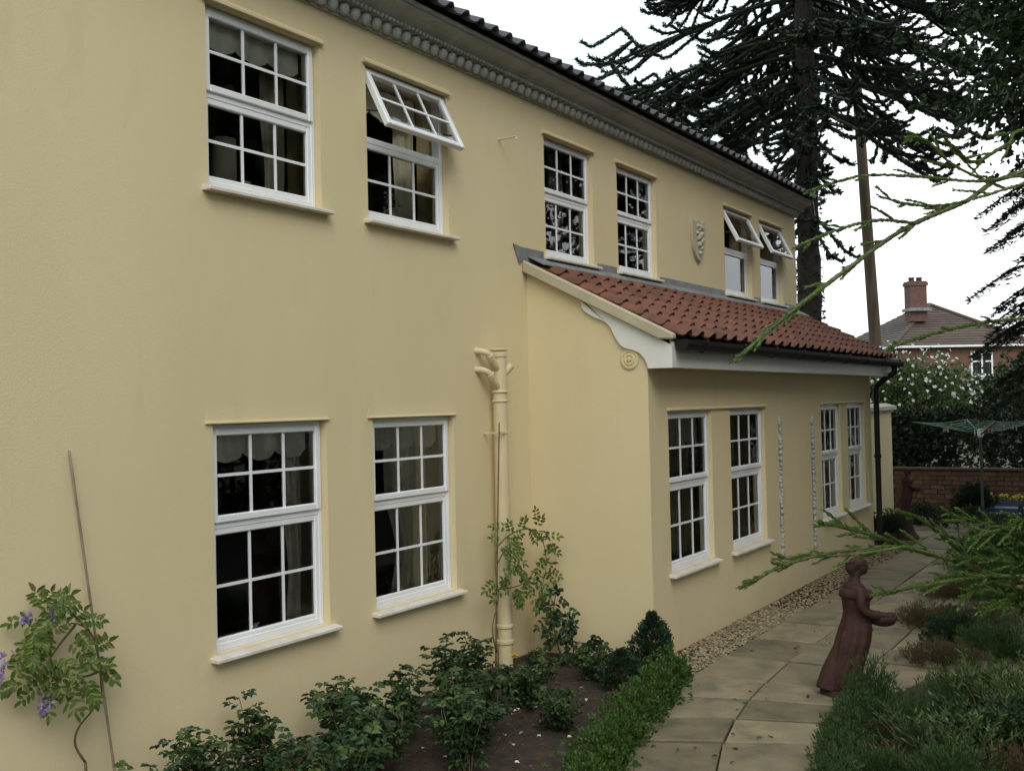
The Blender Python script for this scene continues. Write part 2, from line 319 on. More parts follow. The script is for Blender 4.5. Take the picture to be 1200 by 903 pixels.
# ---- windows
def window(op, yw, sb, ang=0.0, frac=0.45, hood='bell', sill=True, bars=True):
    x0, x1, z0, z1 = op; yf = yw + sb; zs = z1 - (z1 - z0) * frac; fw = 0.034; sw = 0.042
    m = MB(); m.box(x0, x0 + fw, yf, yf + .07, z0, z1); m.box(x1 - fw, x1, yf, yf + .07, z0, z1)
    m.box(x0 + fw, x1 - fw, yf + .001, yf + .069, z1 - fw, z1); m.box(x0 + fw, x1 - fw, yf + .001, yf + .069, z0, z0 + fw + .012); m.box(x0 + fw, x1 - fw, yf + .001, yf + .069, zs - .022, zs + .022)
    w = obj('window', m, 'upvc', house); bev(w, .005)
    c, s_ = math.cos(ang), math.sin(ang); zh = z1 - .022
    def T(v):
        v = np.array(v, float); dy = v[:, 1] - yf; dz = v[:, 2] - zh; v[:, 1] = yf + dy * c + dz * s_; v[:, 2] = zh + dz * c - dy * s_; return v
    ident = lambda v: v
    for (za, zb, yo, TT) in ((zs + .012, z1 - .022, -.016 if ang == 0 else -.03, T if ang else ident), (z0 + .03, zs - .014, .004, ident)):
        xa, xb = x0 + .022, x1 - .022; ya, yb = yf + yo, yf + .045 + (yo if ang else 0)
        m = MB(); m.box(xa, xa + sw, ya, yb, za, zb, TT); m.box(xb - sw, xb, ya, yb, za, zb, TT); m.box(xa + sw, xb - sw, ya + .001, yb - .001, za, za + sw, TT); m.box(xa + sw, xb - sw, ya + .001, yb - .001, zb - sw, zb, TT)
        so_ = obj('sash', m, 'upvc', w); bev(so_, .006)
        yg = ya + .02; ia, ib, ja, jb = xa + sw - .004, xb - sw + .004, za + sw - .004, zb - sw + .004
        m = MB(); m.add(TT(np.array([(ia, yg, ja), (ib, yg, ja), (ib, yg, jb), (ia, yg, jb)], float)), [(0, 1, 2, 3)]); obj('pane', m, 'glass', w)
        if bars:
            yb_ = yg - .007; bw = .0085
            for k in (1, 2):
                xc = ia + (ib - ia) * k / 3; m = MB(); m.box(xc - bw, xc + bw, yb_, yb_ + .012, ja, jb, TT); obj('glazing_bar', m, 'upvc', w)
            zc = (ja + jb) / 2; m = MB(); m.box(ia, ib, yb_ + .001, yb_ + .0115, zc - bw, zc + bw, TT); obj('glazing_bar', m, 'upvc', w)
        if za < zs - .1:
            m = MB(); xc = x0 + (x1 - x0) * .4; m.box(xc - .03, xc + .03, yg + .015, yg + .05, ja + .005, ja + .02); m.box(xc - .01, xc + .05, yg + .02, yg + .035, ja + .02, ja + .03); obj('handle', m, 'upvc', w)
    if ang:   # stay arms
        for xx in (x0 + .05, x1 - .06):
            m = MB(); p = T(np.array([(xx, yf, zs + .13)])); m.tube([(xx, yf + .02, zs + .20), p[0]], .006, 6); obj('stay', m, 'steel', w)
    if sill:
        m = MB(); m.prism([(yw - .062, z0 - .034), (yw + sb + .03, z0 - .034), (yw + sb + .03, z0 + .002), (yw + sb - .006, z0 + .002), (yw - .062, z0 - .012)], 'x', x0 - .045, x1 + .05); bev(obj('sill', m, 'sill_white', w), .004)
    if hood == 'bell':
        m = MB(); a, b = x0 - .055, x1 + .02; t = .10
        m.add([(a, yw - .016, z1 + .004), (b, yw - .016, z1 + .004), (b, yw - .016, z1 + .012), (a, yw - .016, z1 + .012), (a + .03, yw - .001, z1 + t), (b - .03, yw - .001, z1 + t), (a, yw + .01, z1 + .004), (b, yw + .01, z1 + .004), (a, yw - .004, z1 + .016), (b, yw - .004, z1 + .016)],
              [(0, 1, 2, 3), (3, 2, 9, 8), (8, 9, 5, 4), (6, 7, 1, 0), (3, 8, 4, 6, 0), (2, 1, 7, 5, 9)]); obj('drip_head', m, 'render_cream', w)
    if hood == 'ledge':
        m = MB(); m.prism([(yw + .004, z1 + .004), (yw - .03, z1 + .004), (yw - .03, z1 + .018), (yw + .004, z1 + .05)], 'x', x0 - .035, x1 + .02); obj('drip_head', m, 'render_cream', w)
    return w
def bev(o, w):
    b = o.modifiers.new('bevel', 'BEVEL'); b.width = w; b.segments = 1; b.limit_method = 'ANGLE'; return o
for i, op in enumerate(main_up): window(op, 0, SB, ang=R_((0, 26, 0, 0, 27, 26)[i]), frac=(.485, .47, .47, .47, .47, .47)[i], hood='ledge', bars=i < 4)
for op in main_lo: window(op, 0, SB, frac=.445)
for op in ext_w: window(op, -D, SBE, frac=.46, hood=None)
for a, b in ((0, 1), (2, 3)):
    m = MB(); m.prism([(-D + .004, ZEt + .003), (-D - .022, ZEt + .003), (-D - .022, ZEt + .012), (-D + .004, ZEt + .03)], 'x', ext_w[a][0] - .02, ext_w[b][1] + .02); obj('drip_ledge', m, 'render_cream', house)

# ---- cornice
m = MB(); CY0 = 4.48
prof = [(0.002, CY0), (-.018, CY0), (-.018, CY0 + .016), (-.03, CY0 + .02), (-.03, CY0 + .075), (-.085, CY0 + .082), (-.085, CY0 + .10), (-.10, CY0 + .105), (-.115, CY0 + .118), (-.135, CY0 + .135), (-.165, CY0 + .148), (-.215, CY0 + .155), (-.225, CY0 + .16), (-.225, CY0 + .178), (-.25, CY0 + .182), (-.25, CY0 + .20), (0.002, CY0 + .205)]
m.prism(prof, 'x', XM0, XM1 + .06); cor = obj('cornice', m, 'cornice_grey', house)
e = MB(); e.lathe([(.012, -.046), (.030, -.032), (.038, -.008), (.036, .014), (.02, .03)], n=8); em = e.mesh('egg'); em.materials.append(M['cornice_grey'])
for p in em.polygons: p.use_smooth = True
x = 2.55
while x < XM1 + .04: inst('egg_moulding', em, cor, (x, -.048, CY0 + .05)); x += .108
bd = MB(); x = 2.4
while x < XM1 + .05: bd.lathe([(.004, -.014), (.014, -.008), (.014, .008), (.004, .014)], c=(x, -.10, CY0 + .092), n=6); x += .042
o = obj('bead_moulding', bd, 'cornice_grey', cor); o['kind'] = 'stuff'
# ---- main roof
pit = R_(26)
m = MB(); m.prism([(-.235, CY0 + .206), (7.3, CY0 + .206), (3.5, CY0 + .206 + 3.735 * math.tan(pit))], 'x', XM0 - .1, XM1 + .10); mr = obj('main_roof', m, 'slate_tile', house)
def tile_mesh(name, w, L, mt, roll=.042, th=.013, lift=.022):
    px = [(0, .012), (.06, .0), (.35, -.004), (.55, .004), (.66, .028), (.78, .042), (.9, .042), (1.0, .026), (1.07, .006)]
    pts = [(a * w, b / .042 * roll) for a, b in px]; n = len(pts); V = []
    for (yy, dz) in ((0, lift), (L, 0)):
        for a, b in pts: V.append((a, yy, b + dz))
    for a, b in pts: V.append((a, 0, b + lift - th))
    for a, b in pts: V.append((a, L, b - th))
    F = []
    for i in range(n - 1): F += [(i, i + 1, n + i + 1, n + i), (2 * n + i, 2 * n + i + 1, i + 1, i), (3 * n + i, 3 * n + i + 1, 2 * n + i + 1, 2 * n + i)]
    F += [(0, n, 3 * n, 2 * n), (n - 1, 3 * n - 1, 4 * n - 1, 2 * n - 1)]
    me = bpy.data.meshes.new(name); me.from_pydata(V, [], F); me.materials.append(M[mt]); return me
st = tile_mesh('slate_tile', .19, .34, 'slate_tile', roll=.045)
k = 0; x = 1.6
while x < XM1 + .06: inst('roof_tile', st, mr, (x, -.315, CY0 + .205), (pit, 0, 0)); x += .19
sv_, sf_ = [], []; tv = np.array([v.co for v in st.vertices]); tf = [tuple(p.vertices) for p in st.polygons]
bulk = MB(); c, s_ = math.cos(pit), math.sin(pit)
for r in range(1, 14):
    for q in range(0, 90):
        x = XM0 + .1 + q * .19
        if x > XM1: break
        if r == 0: continue
        v = tv.copy(); y = -.315 + r * .29 * c; z = CY0 + .205 + r * .29 * s_
        bulk.add(np.c_[v[:, 0] + x, v[:, 1] * c - v[:, 2] * s_ + y, v[:, 1] * s_ + v[:, 2] * c + z], tf)
o = obj('upper_roof_tiles', bulk, 'slate_tile', mr); o['kind'] = 'stuff'
m = MB(); m.box(XM0, XM1 + .1, -.24, -.16, CY0 + .2, CY0 + .232); obj('eaves_board', m, 'black_plastic', house)

# ---- extension roof
XR0, XR1 = 5.86, 13.32
yE, zE = -1.29, roofz(-1.29); sl = math.atan(0.512)
m = MB(); m.prism([(0.001, roofz(0) - .03), (yE + .03, roofz(yE + .03) - .03), (yE + .03, roofz(yE + .03) - .06), (0.001, roofz(0) - .06)], 'x', XR0 + .03, XR1 - .02); er = obj('extension_roof', m, 'clay_tile', house)
tm = tile_mesh('clay_tile', .25, .27, 'clay_tile', roll=.042, th=.013, lift=.028)
slope_len = 1.29 / math.cos(sl); rows = 7; gauge = (slope_len - .06) / rows
for r in range(rows):
    y = yE + r * gauge * math.cos(sl); z = roofz(y) - .012
    n = int((XR1 - XR0 - .06) / .25)
    for q in range(n):
        inst('roof_tile', tm, er, (XR0 + .035 + q * .25, y + random.uniform(-.004, .004), z + random.uniform(-.002, .002)), (sl + random.uniform(-.008, .008), random.uniform(-.01, .01), random.uniform(-.006, .006)))
# verge boards
for nm, xa, xb in (('verge_board', XR0 - .035, XR0 + .032), ('verge_board', XR1 - .03, XR1 + .03)):
    m = MB(); m.prism([(0, roofz(0) + .012), (yE, roofz(yE) + .012), (yE - .0, roofz(yE) - .03), (yE + .12, roofz(yE + .12) - .085), (0, roofz(0) - .085)], 'x', xa, xb); bev(obj(nm, m, 'verge', house), .01)
# lead flashing
m = MB(); xa = 5.80
for w_ in main_up[2:]:
    m.box(xa, w_[0] - .06, -.012, .0, roofz(0), 3.262); m.box(w_[0] - .06, w_[1] + .06, -.012, .0, roofz(0), 3.196); xa = w_[1] + .06
m.box(xa, XM1, -.012, .0, roofz(0), 3.262)
m.prism([(-.012, roofz(0) + .05), (-.15, roofz(-.15) + .055), (-.15, roofz(-.15) + .045), (-.012, roofz(0) + .04)], 'x', XR0 + .05, XR1 - .05)
m.add([(5.69, -.014, 3.275), (5.80, -.014, 3.262), (5.80, -.014, 3.13), (5.775, -.014, 3.13), (5.69, -.001, 3.275), (5.80, -.001, 3.262), (5.80, -.001, 3.13), (5.775, -.001, 3.13)], [(3, 2, 1, 0), (0, 1, 5, 4), (3, 0, 4, 7), (2, 3, 7, 6)])
obj('lead_flashing', m, 'lead', house)
# corbel board, soffit, fascia
cp = bez([(-.50, 2.83), (-.505, 2.78), (-.53, 2.72), (-.62, 2.665), (-.70, 2.63), (-.755, 2.58), (-.80, 2.49), (-.86, 2.42), (-.94, 2.395), (-1.0, 2.365), (-1.045, 2.31), (-1.065, 2.25)], 26)
cp = [tuple(p[:2]) for p in np.c_[cp]] if cp.shape[1] == 2 else cp
m = MB(); m.prism(list(cp) + [(-1.262, 2.25), (-1.262, roofz(-1.262) - .086), (-.50, roofz(-.50) - .086)], 'x', XE0 - .03, XE0 - .003); obj('corbel_board', m, 'white_board', house)
m = MB(); m.box(XE0 - .003, XR1 - .03, -1.26, -1.235, 2.252, 2.46); obj('fascia', m, 'white_board', house)
m = MB(); m.box(XE0 - .003, XR1 - .03, -1.235, -D - .003, 2.255, 2.27); obj('soffit', m, 'white_board', house)
# rosette
m = MB(); c0 = (XE0 - .003, -.905, 2.325)
m.lathe([(.075, 0), (.075, -.012), (.062, -.016), (.056, -.008), (.046, -.008), (.042, -.02), (.032, -.02), (.026, -.010), (.018, -.012), (.014, -.028), (.004, -.032)], c=c0, n=20, axis='x'); smooth(obj('rosette', m, 'render_cream', house), 40)
# gutter with brackets and downpipe
a = np.linspace(math.pi, 2 * math.pi, 9); gy, gz, gr = -1.325, 2.455, .058
outer = [(gy + gr * math.cos(t), gz + gr * 1.35 * math.sin(t)) for t in a]; inner = [(gy + (gr - .006) * math.cos(t), gz + (gr - .006) * 1.35 * math.sin(t)) for t in a[::-1]]
m = MB(); m.prism(outer + inner, 'x', 5.92, XR1 + .02); m.prism(outer, 'x', 5.914, 5.92); m.prism(outer, 'x', XR1 + .02, XR1 + .026); gut = obj('gutter', m, 'black_plastic', house)
for x in np.arange(6.3, 13.2, .85):
    m = MB(); m.prism([(gy + (gr + .004) * math.cos(t), gz + (gr + .004) * 1.35 * math.sin(t)) for t in a] + [(gy + .055, gz + .01), (gy - .055, gz + .01)], 'x', x - .015, x + .015); obj('gutter_bracket', m, 'black_plastic', gut)
xd = 12.83; m = MB(); m.tube(bez([(xd + .1, gy, 2.40), (xd + .1, gy, 2.30), (xd + .06, -1.22, 2.22), (xd, -D - .075, 2.12), (xd, -D - .07, 2.0), (xd, -D - .07, 1.0), (xd, -D - .07, .06)], 30), .036, 10); smooth(obj('downpipe', m, 'black_plastic', house), 40)
m = MB(); m.lathe([(.045, 0), (.045, .05)], c=(xd, -D - .07, 1.2), n=10); m.lathe([(.045, 0), (.045, .05)], c=(xd, -D - .07, 1.98), n=10); obj('downpipe_collar', m, 'black_plastic', house)
# soil pipe with waste branches
ps = onY(589, 600, -.085); X5 = ps[0]; yp = -.085
m = MB(); m.tube([(X5, yp, -.03), (X5, yp, 1.2), (X5, yp, 2.36)], .055, 16); sp = smooth(obj('soil_pipe', m, 'paint_cream', house), 40)
for z, r, h in ((.20, .066, .035), (.32, .066, .03), (2.02, .064, .02), (2.09, .066, .02), (2.36, .062, .035), (2.41, .066, .018)):
    m = MB(); m.lathe([(r - .006, 0), (r, .006), (r, h - .006), (r - .006, h)], c=(X5, yp, z), n=18); smooth(obj('collar', m, 'paint_cream', sp), 40)
for z0 in (2.30, 2.16):
    m = MB(); m.tube(bez([(X5 - .02, yp, z0 - .04), (X5 - .07, yp - .01, z0), (X5 - .13, yp, z0 + .07), (X5 - .17, yp + .03, z0 + .10), (X5 - .19, .01, z0 + .11)], 14), .025, 10); smooth(obj('waste_branch', m, 'paint_cream', sp), 40)
    m = MB(); m.tube([(X5 - .105, yp, z0 + .038), (X5 - .135, yp, z0 + .075)], .032, 12); smooth(obj('collar', m, 'paint_cream', sp), 40)
m = MB(); m.tube([(X5 + .03, yp - .02, 2.24), (X5 + .08, yp - .055, 2.30)], .03, 10); smooth(obj('capped_stub', m, 'paint_cream', sp), 40)
m = MB(); m.box(X5 - .11, X5 + .06, yp - .058, yp - .05, 1.785, 1.80); m.box(X5 - .11, X5 - .10, yp - .058, .0, 1.785, 1.80); m.box(X5 + .058, X5 + .066, yp - .058, .0, 1.785, 1.80); obj('pipe_clip', m, 'paint_cream', sp)
# overflow hook high on the wall
p = onY(584, 164); m = MB(); m.tube([(p[0], .0, p[2]), (p[0], -.16, p[2] + .005), (p[0], -.17, p[2] - .02)], .007, 6); obj('wall_hook', m, 'paint_cream', house)

# ================================================================== curtains, blinds and things at the windows
def valance(op, y, drop, n, label, mt='valance', pts=3):
    x0, x1, z0, z1 = op; x0 += .068; x1 -= .068; k = 60; V = []; F = []
    for i in range(k + 1):
        t = i / k; x = x0 + (x1 - x0) * t; w = abs(math.sin(math.pi * pts * t)); zb = z1 - .03 - drop * (.74 + .26 * w ** .8); yy = y + .010 * math.sin(t * 40)
        for q in range(5): V.append((x, yy - .006 * q / 4, z1 - .03 + (zb - z1 + .03) * q / 4))
    for i in range(k):
        for q in range(4): a = i * 5 + q; F.append((a, a + 1, a + 6, a + 5))
    m = MB(); m.add(V, F); return tag(smooth(obj('valance', m, mt)), label, 'valance', 'scalloped window valances')
def curtain(xa, xb, za, zb, y, label, mt, tie=0.0, fold=9.0, amp=.022, side=1):
    k = int(max(16, (xb - xa) * 90)); V = []; F = []; h = 24
    for j in range(h + 1):
        s = j / h; z = zb + (za - zb) * s
        f = 1 - tie * math.exp(-((s - .72) / .22) ** 2) - tie * .35 * s
        for i in range(k + 1):
            t = i / k; w = (xb - xa) * f; x = (xa + w * t) if side > 0 else (xb - w * (1 - t))
            V.append((x, y + amp * math.sin(t * (xb - xa) * fold * 6.28 + .6 * math.sin(s * 3)) + .012 * math.sin(t * 23 + s * 2), z))
    for j in range(h):
        for i in range(k): a = j * (k + 1) + i; F.append((a, a + 1, a + k + 2, a + k + 1))
    m = MB(); m.add(V, F); return tag(smooth(obj('curtain', m, mt)), label, 'curtain', 'curtains hanging inside the windows')
A_, B_ = main_lo
valance(A_, .112, .19, 3, 'cream scalloped valance in the ground-floor window nearest the leaning bamboo cane')
valance(B_, .112, .19, 3, 'cream scalloped valance in the ground-floor window beside the soil pipe')
valance(main_up[0], .112, .19, 3, 'cream scalloped valance in the closed upstairs window furthest from the extension')
valance(main_up[1], .24, .22, 3, 'pale valance behind the propped-open upstairs window above the soil pipe')
valance(ext_w[0], -D + .105, .30, 3, 'pale scalloped valance in the extension window nearest the rosette')
curtain(A_[0] + .03, A_[0] + .2, .7, A_[3], .20, 'narrow cream curtain at the cane side of the ground-floor window by the cane', 'curtain_cream', .45)
curtain(A_[1] - .18, A_[1] - .03, .7, A_[3], .20, 'narrow cream curtain at the pipe side of the ground-floor window by the cane', 'curtain_cream', .3, side=-1)
curtain(B_[0] + .32, B_[1] - .16, .7, B_[3] - .05, .165, 'cream tied curtain drawn into the ground-floor window beside the soil pipe', 'curtain_cream', .25, 11, side=-1)
curtain(B_[1] - .30, B_[1] - .02, .7, B_[3], .24, 'printed curtain at the edge of the ground-floor window beside the soil pipe', 'curtain_print', 0)
curtain(main_up[0][1] - .2, main_up[0][1] - .03, 3.2, 4.25, .30, 'grey cream curtain in the closed upstairs window furthest from the extension', 'curtain_cream', .2, side=-1)
curtain(main_up[1][1] - .24, main_up[1][1] - .02, 3.2, 4.25, .30, 'curtain edge inside the propped-open upstairs window above the soil pipe', 'curtain_cream', .1, side=-1)
curtain(main_up[2][1] - .26, main_up[2][1] - .02, 3.2, 4.25, .30, 'curtain edge in the upstairs window above the top of the verge', 'curtain_cream', .2, side=-1)
for i, nm in ((1, 'second extension window from the rosette'), (2, 'extension window just past the second garland'), (3, 'extension window beside the black downpipe')):
    curtain(ext_w[i][0] + .01, ext_w[i][1] - .01, .62, 1.93, -D + .17, 'tan striped curtain drawn across the ' + nm, 'curtain_tan', 0, 8, .03)
curtain(ext_w[0][0] + .24, ext_w[0][1] - .02, .62, 1.93, -D + .20, 'tan striped curtain partly drawn in the extension window nearest the rosette', 'curtain_tan', 0, 8, .03)
# table lamp upstairs, jug of flowers on the upstairs sill
t = thing('table_lamp', 'cream cylinder-shaded lamp inside the closed upstairs window furthest from the extension', 'lamp', (2.95, .33, 3.2))
m = MB(); m.lathe([(.075, 3.36), (.075, 3.62), (.07, 3.62), (.07, 3.36)], c=(2.95, .33, 0), n=20, cap=False); smooth(obj('lamp_shade', m, 'lamp_cream', t), 40)
m = MB(); m.lathe([(.05, 3.2), (.05, 3.22), (.02, 3.24), (.035, 3.30), (.012, 3.37), (.012, 3.40)], c=(2.95, .33, 0), n=14); smooth(obj('lamp_base', m, 'ceramic', t), 40)
for ii in (0, 1):
    m = MB(); x0, x1 = main_up[ii][0], main_up[ii][1]; m.box(x0 - .05, x1 + .05, .28, .46, 3.17, 3.20); obj('window_board', m, 'upvc', house)
jx = 4.42
t = thing('jug', 'small cream jug on the sill of the propped-open upstairs window', 'jug', (jx, .22, 3.24))
m = MB(); m.box(main_up[1][0], main_up[1][1], .125, .279, 3.2, 3.238); obj('window_board', m, 'upvc', house)
m = MB(); m.lathe([(.035, 3.238), (.055, 3.28), (.05, 3.33), (.032, 3.37), (.042, 3.40)], c=(jx, .21, 0), n=16); smooth(obj('jug_body', m, 'ceramic', t), 50)
m = MB(); m.tube(bez([(jx - .04, .21, 3.38), (jx - .09, .21, 3.37), (jx - .095, .21, 3.31), (jx - .05, .21, 3.28)], 10), .007, 6); obj('jug_handle', m, 'ceramic', t)
t = thing('flower_bunch', 'pale flowers standing in the cream jug on the upstairs sill', 'flowers', (jx, .21, 3.39))
m = MB(); P = np.array([jx, .21, 3.44]) + rng.normal(size=(60, 3)) * [.04, .025, .045]; m.leaves(P, unit(60), unit(60), .035, .02); obj('petals', m, 'white_petal', t)
m = MB(); [m.tube([(jx, .21, 3.36), tuple(np.array([jx, .21, 3.46]) + rng.normal(size=3) * [.04, .02, .02])], .002, 4) for _ in range(8)]; obj('stems', m, 'stem_green', t)

# ================================================================== shield plaque and garlands on the walls
t = thing('shield_plaque', 'grey stone shield plaque with raised crest on the upper wall', 'plaque', (9.58, 0, 3.75))
out = bez([(9.40, 3.97), (9.49, 3.95), (9.58, 3.975), (9.67, 3.95), (9.76, 3.97), (9.765, 3.8), (9.74, 3.66), (9.67, 3.57), (9.58, 3.52), (9.49, 3.57), (9.42, 3.66), (9.395, 3.8), (9.40, 3.965)], 44)
m = MB(); m.prism([tuple(p) for p in out[::-1]], 'y', -.035, -.0); bev(obj('shield', m, 'stone_grey', t), .012)
m = MB()
for (x, z, r) in ((9.56, 3.87, .035), (9.60, 3.90, .03), (9.53, 3.90, .025), (9.58, 3.80, .05), (9.54, 3.77, .035), (9.63, 3.82, .03), (9.62, 3.74, .04), (9.56, 3.70, .035), (9.60, 3.66, .03), (9.65, 3.89, .02), (9.66, 3.76, .022), (9.50, 3.82, .022), (9.58, 3.61, .025)):
    m.lathe([(r, 0), (r * .9, -.018), (r * .55, -.032), (.003, -.036)], c=(x, -.034, z), n=9, axis='y')
smooth(obj('crest', m, 'stone_grey', t), 50)
def garland(X, ztop, zbot, label):
    t = thing('wall_garland', label, 'garland', (X, -D, zbot), 'plaster garlands on the extension wall')
    y = -D - .012; m = MB(); z = ztop; r_ = random.Random(int(X * 10))
    m.lathe([(.006, 0), (.026, .03), (.022, .07), (.005, .11)], c=(X, y, ztop - .11), n=8); smooth(obj('drop', m, 'plaster_garland', t), 60)
    z = ztop - .15; m = MB()
    while z > zbot + .1:
        for k in range(3):
            cx = X + r_.uniform(-.02, .02); rr = r_.uniform(.014, .022); m.lathe([(rr * .4, -rr), (rr, -.3 * rr), (rr * .8, .6 * rr), (rr * .1, rr * 1.1)], c=(cx, y - r_.uniform(0, .012), z + r_.uniform(-.015, .015)), n=7)
        z -= .042
    m.tube([(X, y + .006, ztop - .13), (X, y + .006, zbot + .1)], .012, 6)
    smooth(obj('flower_string', m, 'plaster_garland', t), 60)
    m = MB(); m.lathe([(.005, 0), (.028, .02), (.02, .07), (.006, .11)], c=(X, y, zbot), n=8); smooth(obj('tassel', m, 'plaster_garland', t), 60)
garland(9.0, 1.83, .42, 'grey plaster garland strip on the wall, the one nearer the rosette')
garland(10.13, 1.81, .36, 'grey plaster garland strip on the wall, the one nearer the downpipe')
# ================================================================== PAVING, GRAVEL, BED
g = MB()
poly = [(2.2, -2.3), (3.1, -1.98), (3.79, -1.82), (4.5, -1.66), (5.1, -1.52), (5.61, -1.43), (6.2, -1.42), (17.2, -1.42), (17.2, -8.0), (6.6, -8.0), (6.4, -4.2), (6.3, -3.0), (5.7, -2.66), (5.0, -2.68), (4.5, -2.74), (3.7, -3.0), (2.4, -3.5)]
g.add([(x, y, 0.012) for x, y in poly], [tuple(range(len(poly)))[::-1]])
patio = struct(obj('patio', g, 'mortar'))
def slab(pts, parent, seed):
    r = random.Random(seed); c = np.mean(np.array(pts, float), 0); zt = .048 + r.uniform(-.007, .008); tx, ty = r.uniform(-.006, .006), r.uniform(-.006, .006)
    P = []
    for k in range(4):
        a = np.array(pts[k]); b = np.array(pts[(k + 1) % 4])
        P.append(a)
    P = np.array(P); V = []
    for ins, zz in ((.010, 0.0), (.010, zt - .006), (.016, zt)):
        for p in P:
            d = p - c; q = c + d - ins * np.array([1.4, .55]) * np.sign(d) * np.minimum(1, np.abs(d) * 9)
            z = zz if zz == 0 else zz + tx * (q[0] - c[0]) + ty * (q[1] - c[1]); V.append((q[0] - c[0], q[1] - c[1], z))
    F = [(8, 9, 10, 11)]
    for lv in (0, 4):
        for k in range(4): F.append((lv + k, lv + (k + 1) % 4, lv + 4 + (k + 1) % 4, lv + 4 + k))
    me = bpy.data.meshes.new('paving_slab'); me.from_pydata(V, [], F); me.materials.append(M['paving']); inst('paving_slab', me, parent, (c[0], c[1], 0))
st_rows = [((2.55, -2.22), (2.85, -2.72), (3.05, -3.2)), ((3.05, -2.03), (3.32, -2.52), (3.55, -3.02)), ((3.55, -1.88), (3.78, -2.34), (4.02, -2.84)), ((4.08, -1.76), (4.27, -2.20), (4.50, -2.69)), ((4.55, -1.66), (4.75, -2.10), (4.90, -2.60)),
           ((5.05, -1.55), (5.20, -2.03), (5.30, -2.58)), ((5.60, -1.46), (5.65, -1.99), (5.74, -2.56)), ((6.30, -1.45), (6.30, -1.95), (6.34, -2.52))]
sd_ = 0
for a, b in zip(st_rows[:-1], st_rows[1:]):
    for k in range(2): slab([a[k + 1], b[k + 1], b[k], a[k]], patio, sd_); sd_ += 1
for a_, b_ in ((-2.52, -2.98),):
    slab([(5.80, b_ + .12), (6.56, b_), (6.56, a_ - .0), (5.80, a_ - .06)], patio, 901); slab([(6.56, b_), (7.0, b_), (7.0, a_), (6.56, a_)], patio, 902)
for a_, b_ in ((-2.98, -3.6),): slab([(6.45, b_), (7.0, b_), (7.0, a_ - .02), (6.45, a_)], patio, 903)
xs = [6.30, 7.0, 7.72, 8.36, 9.0, 9.62, 10.3, 10.95, 11.6, 12.25, 12.9, 13.55, 14.2, 14.85, 15.5, 16.15, 16.8]
ys = [-1.45, -1.95, -2.52, -3.05, -3.65, -4.2, -4.8]
for i in range(len(xs) - 1):
    off = .0
    for j in range(len(ys) - 1):
        o1 = .18 if j % 2 and j > 1 else 0
        if xs[i] < 6.5 and j > 1: continue
        if xs[i] < 7.5 and o1: o1 = 0.0
        slab([(xs[i] + o1, ys[j + 1]), (xs[i + 1] + o1, ys[j + 1]), (xs[i + 1] + o1, ys[j]), (xs[i] + o1, ys[j])], patio, sd_); sd_ += 1
# patio beyond the end of the extension
for i in range(11, 16):
    for ya, yb in ((-1.45, -.98), (-.98, -.52)): slab([(xs[i], ya), (xs[i + 1], ya), (xs[i + 1], yb), (xs[i], yb)], patio, sd_); sd_ += 1
g = MB(); g.add([(12.9, -1.42, .011), (17.2, -1.42, .011), (17.2, -.5, .011), (12.9, -.5, .011)], [(0, 1, 2, 3)]); struct(obj('patio_base', g, 'mortar'))
# gravel strip
n = 5200; gx = rng.uniform(5.72, 12.85, n); gx = np.where(rng.random(n) < .45, rng.uniform(5.72, 8.5, n), gx); gy_ = rng.uniform(-1.425, -1.055, n)
m = MB(); base = np.array([(1, 0, 0), (.3, .9, 0), (-.8, .55, 0), (-.8, -.6, 0), (.35, -.9, 0), (.1, .05, .75), (0, 0, -.4)]); bf = [(0, 1, 5), (1, 2, 5), (2, 3, 5), (3, 4, 5), (4, 0, 5)]
for i in range(n):
    a = rng.uniform(0, 6.28); s = rng.uniform(.010, .021); c, q = math.cos(a), math.sin(a); e_ = rng.uniform(.6, 1); v = base * [1, e_, rng.uniform(.5, 1)] * s
    m.add(np.c_[v[:, 0] * c - v[:, 1] * q + gx[i], v[:, 0] * q + v[:, 1] * c + gy_[i], v[:, 2] + .012 + rng.uniform(0, .02)], bf)
gr = tag(obj('gravel', m, None), 'strip of tan gravel along the foot of the extension wall', 'gravel'); gr['kind'] = 'stuff'
leafmat('pebble_mix', (0.13, 0.10, 0.05), (0.36, 0.30, 0.19), 0.0, 0.75); gr.data.materials.append(M['pebble_mix'])
g = MB(); g.add([(5.62, -1.44, .008), (12.9, -1.44, .008), (12.9, -1.04, .008), (5.62, -1.04, .008)], [(0, 1, 2, 3)]); struct(obj('gravel_bed', g, 'soil'))
# flower bed: lumpy soil
def bed(name, x0, x1, y0, y1, inside, step=.045, h=.05, mt='soil', amp=.03):
    nx, ny = int((x1 - x0) / step), int((y1 - y0) / step); X, Y = np.meshgrid(np.linspace(x0, x1, nx), np.linspace(y0, y1, ny), indexing='ij')
    Z = h + amp * (np.sin(X * 9 + 1.3 * np.sin(Y * 7)) * np.sin(Y * 8 + 1.1 * np.sin(X * 5))) * .5 + rng.normal(size=X.shape) * amp * .28
    V = np.c_[X.ravel(), Y.ravel(), Z.ravel()]; F = []
    ok = inside(X, Y)
    for i in range(nx - 1):
        for j in range(ny - 1):
            if ok[i, j] and ok[i + 1, j + 1]: a = i * ny + j; F.append((a, a + ny, a + ny + 1, a + 1))
    m = MB(); m.add(V, F); return struct(smooth(obj(name, m, mt)))
edge = lambda X: np.interp(X, [-4, 2.2, 3.1, 3.79, 4.5, 5.1, 5.61, 5.9], [-4.5, -2.3, -1.98, -1.82, -1.66, -1.52, -1.43, -1.40])
bed('flower_bed', -3.5, 5.9, -3.6, -0.0, lambda X, Y: Y > edge(X) + .03, h=.022)
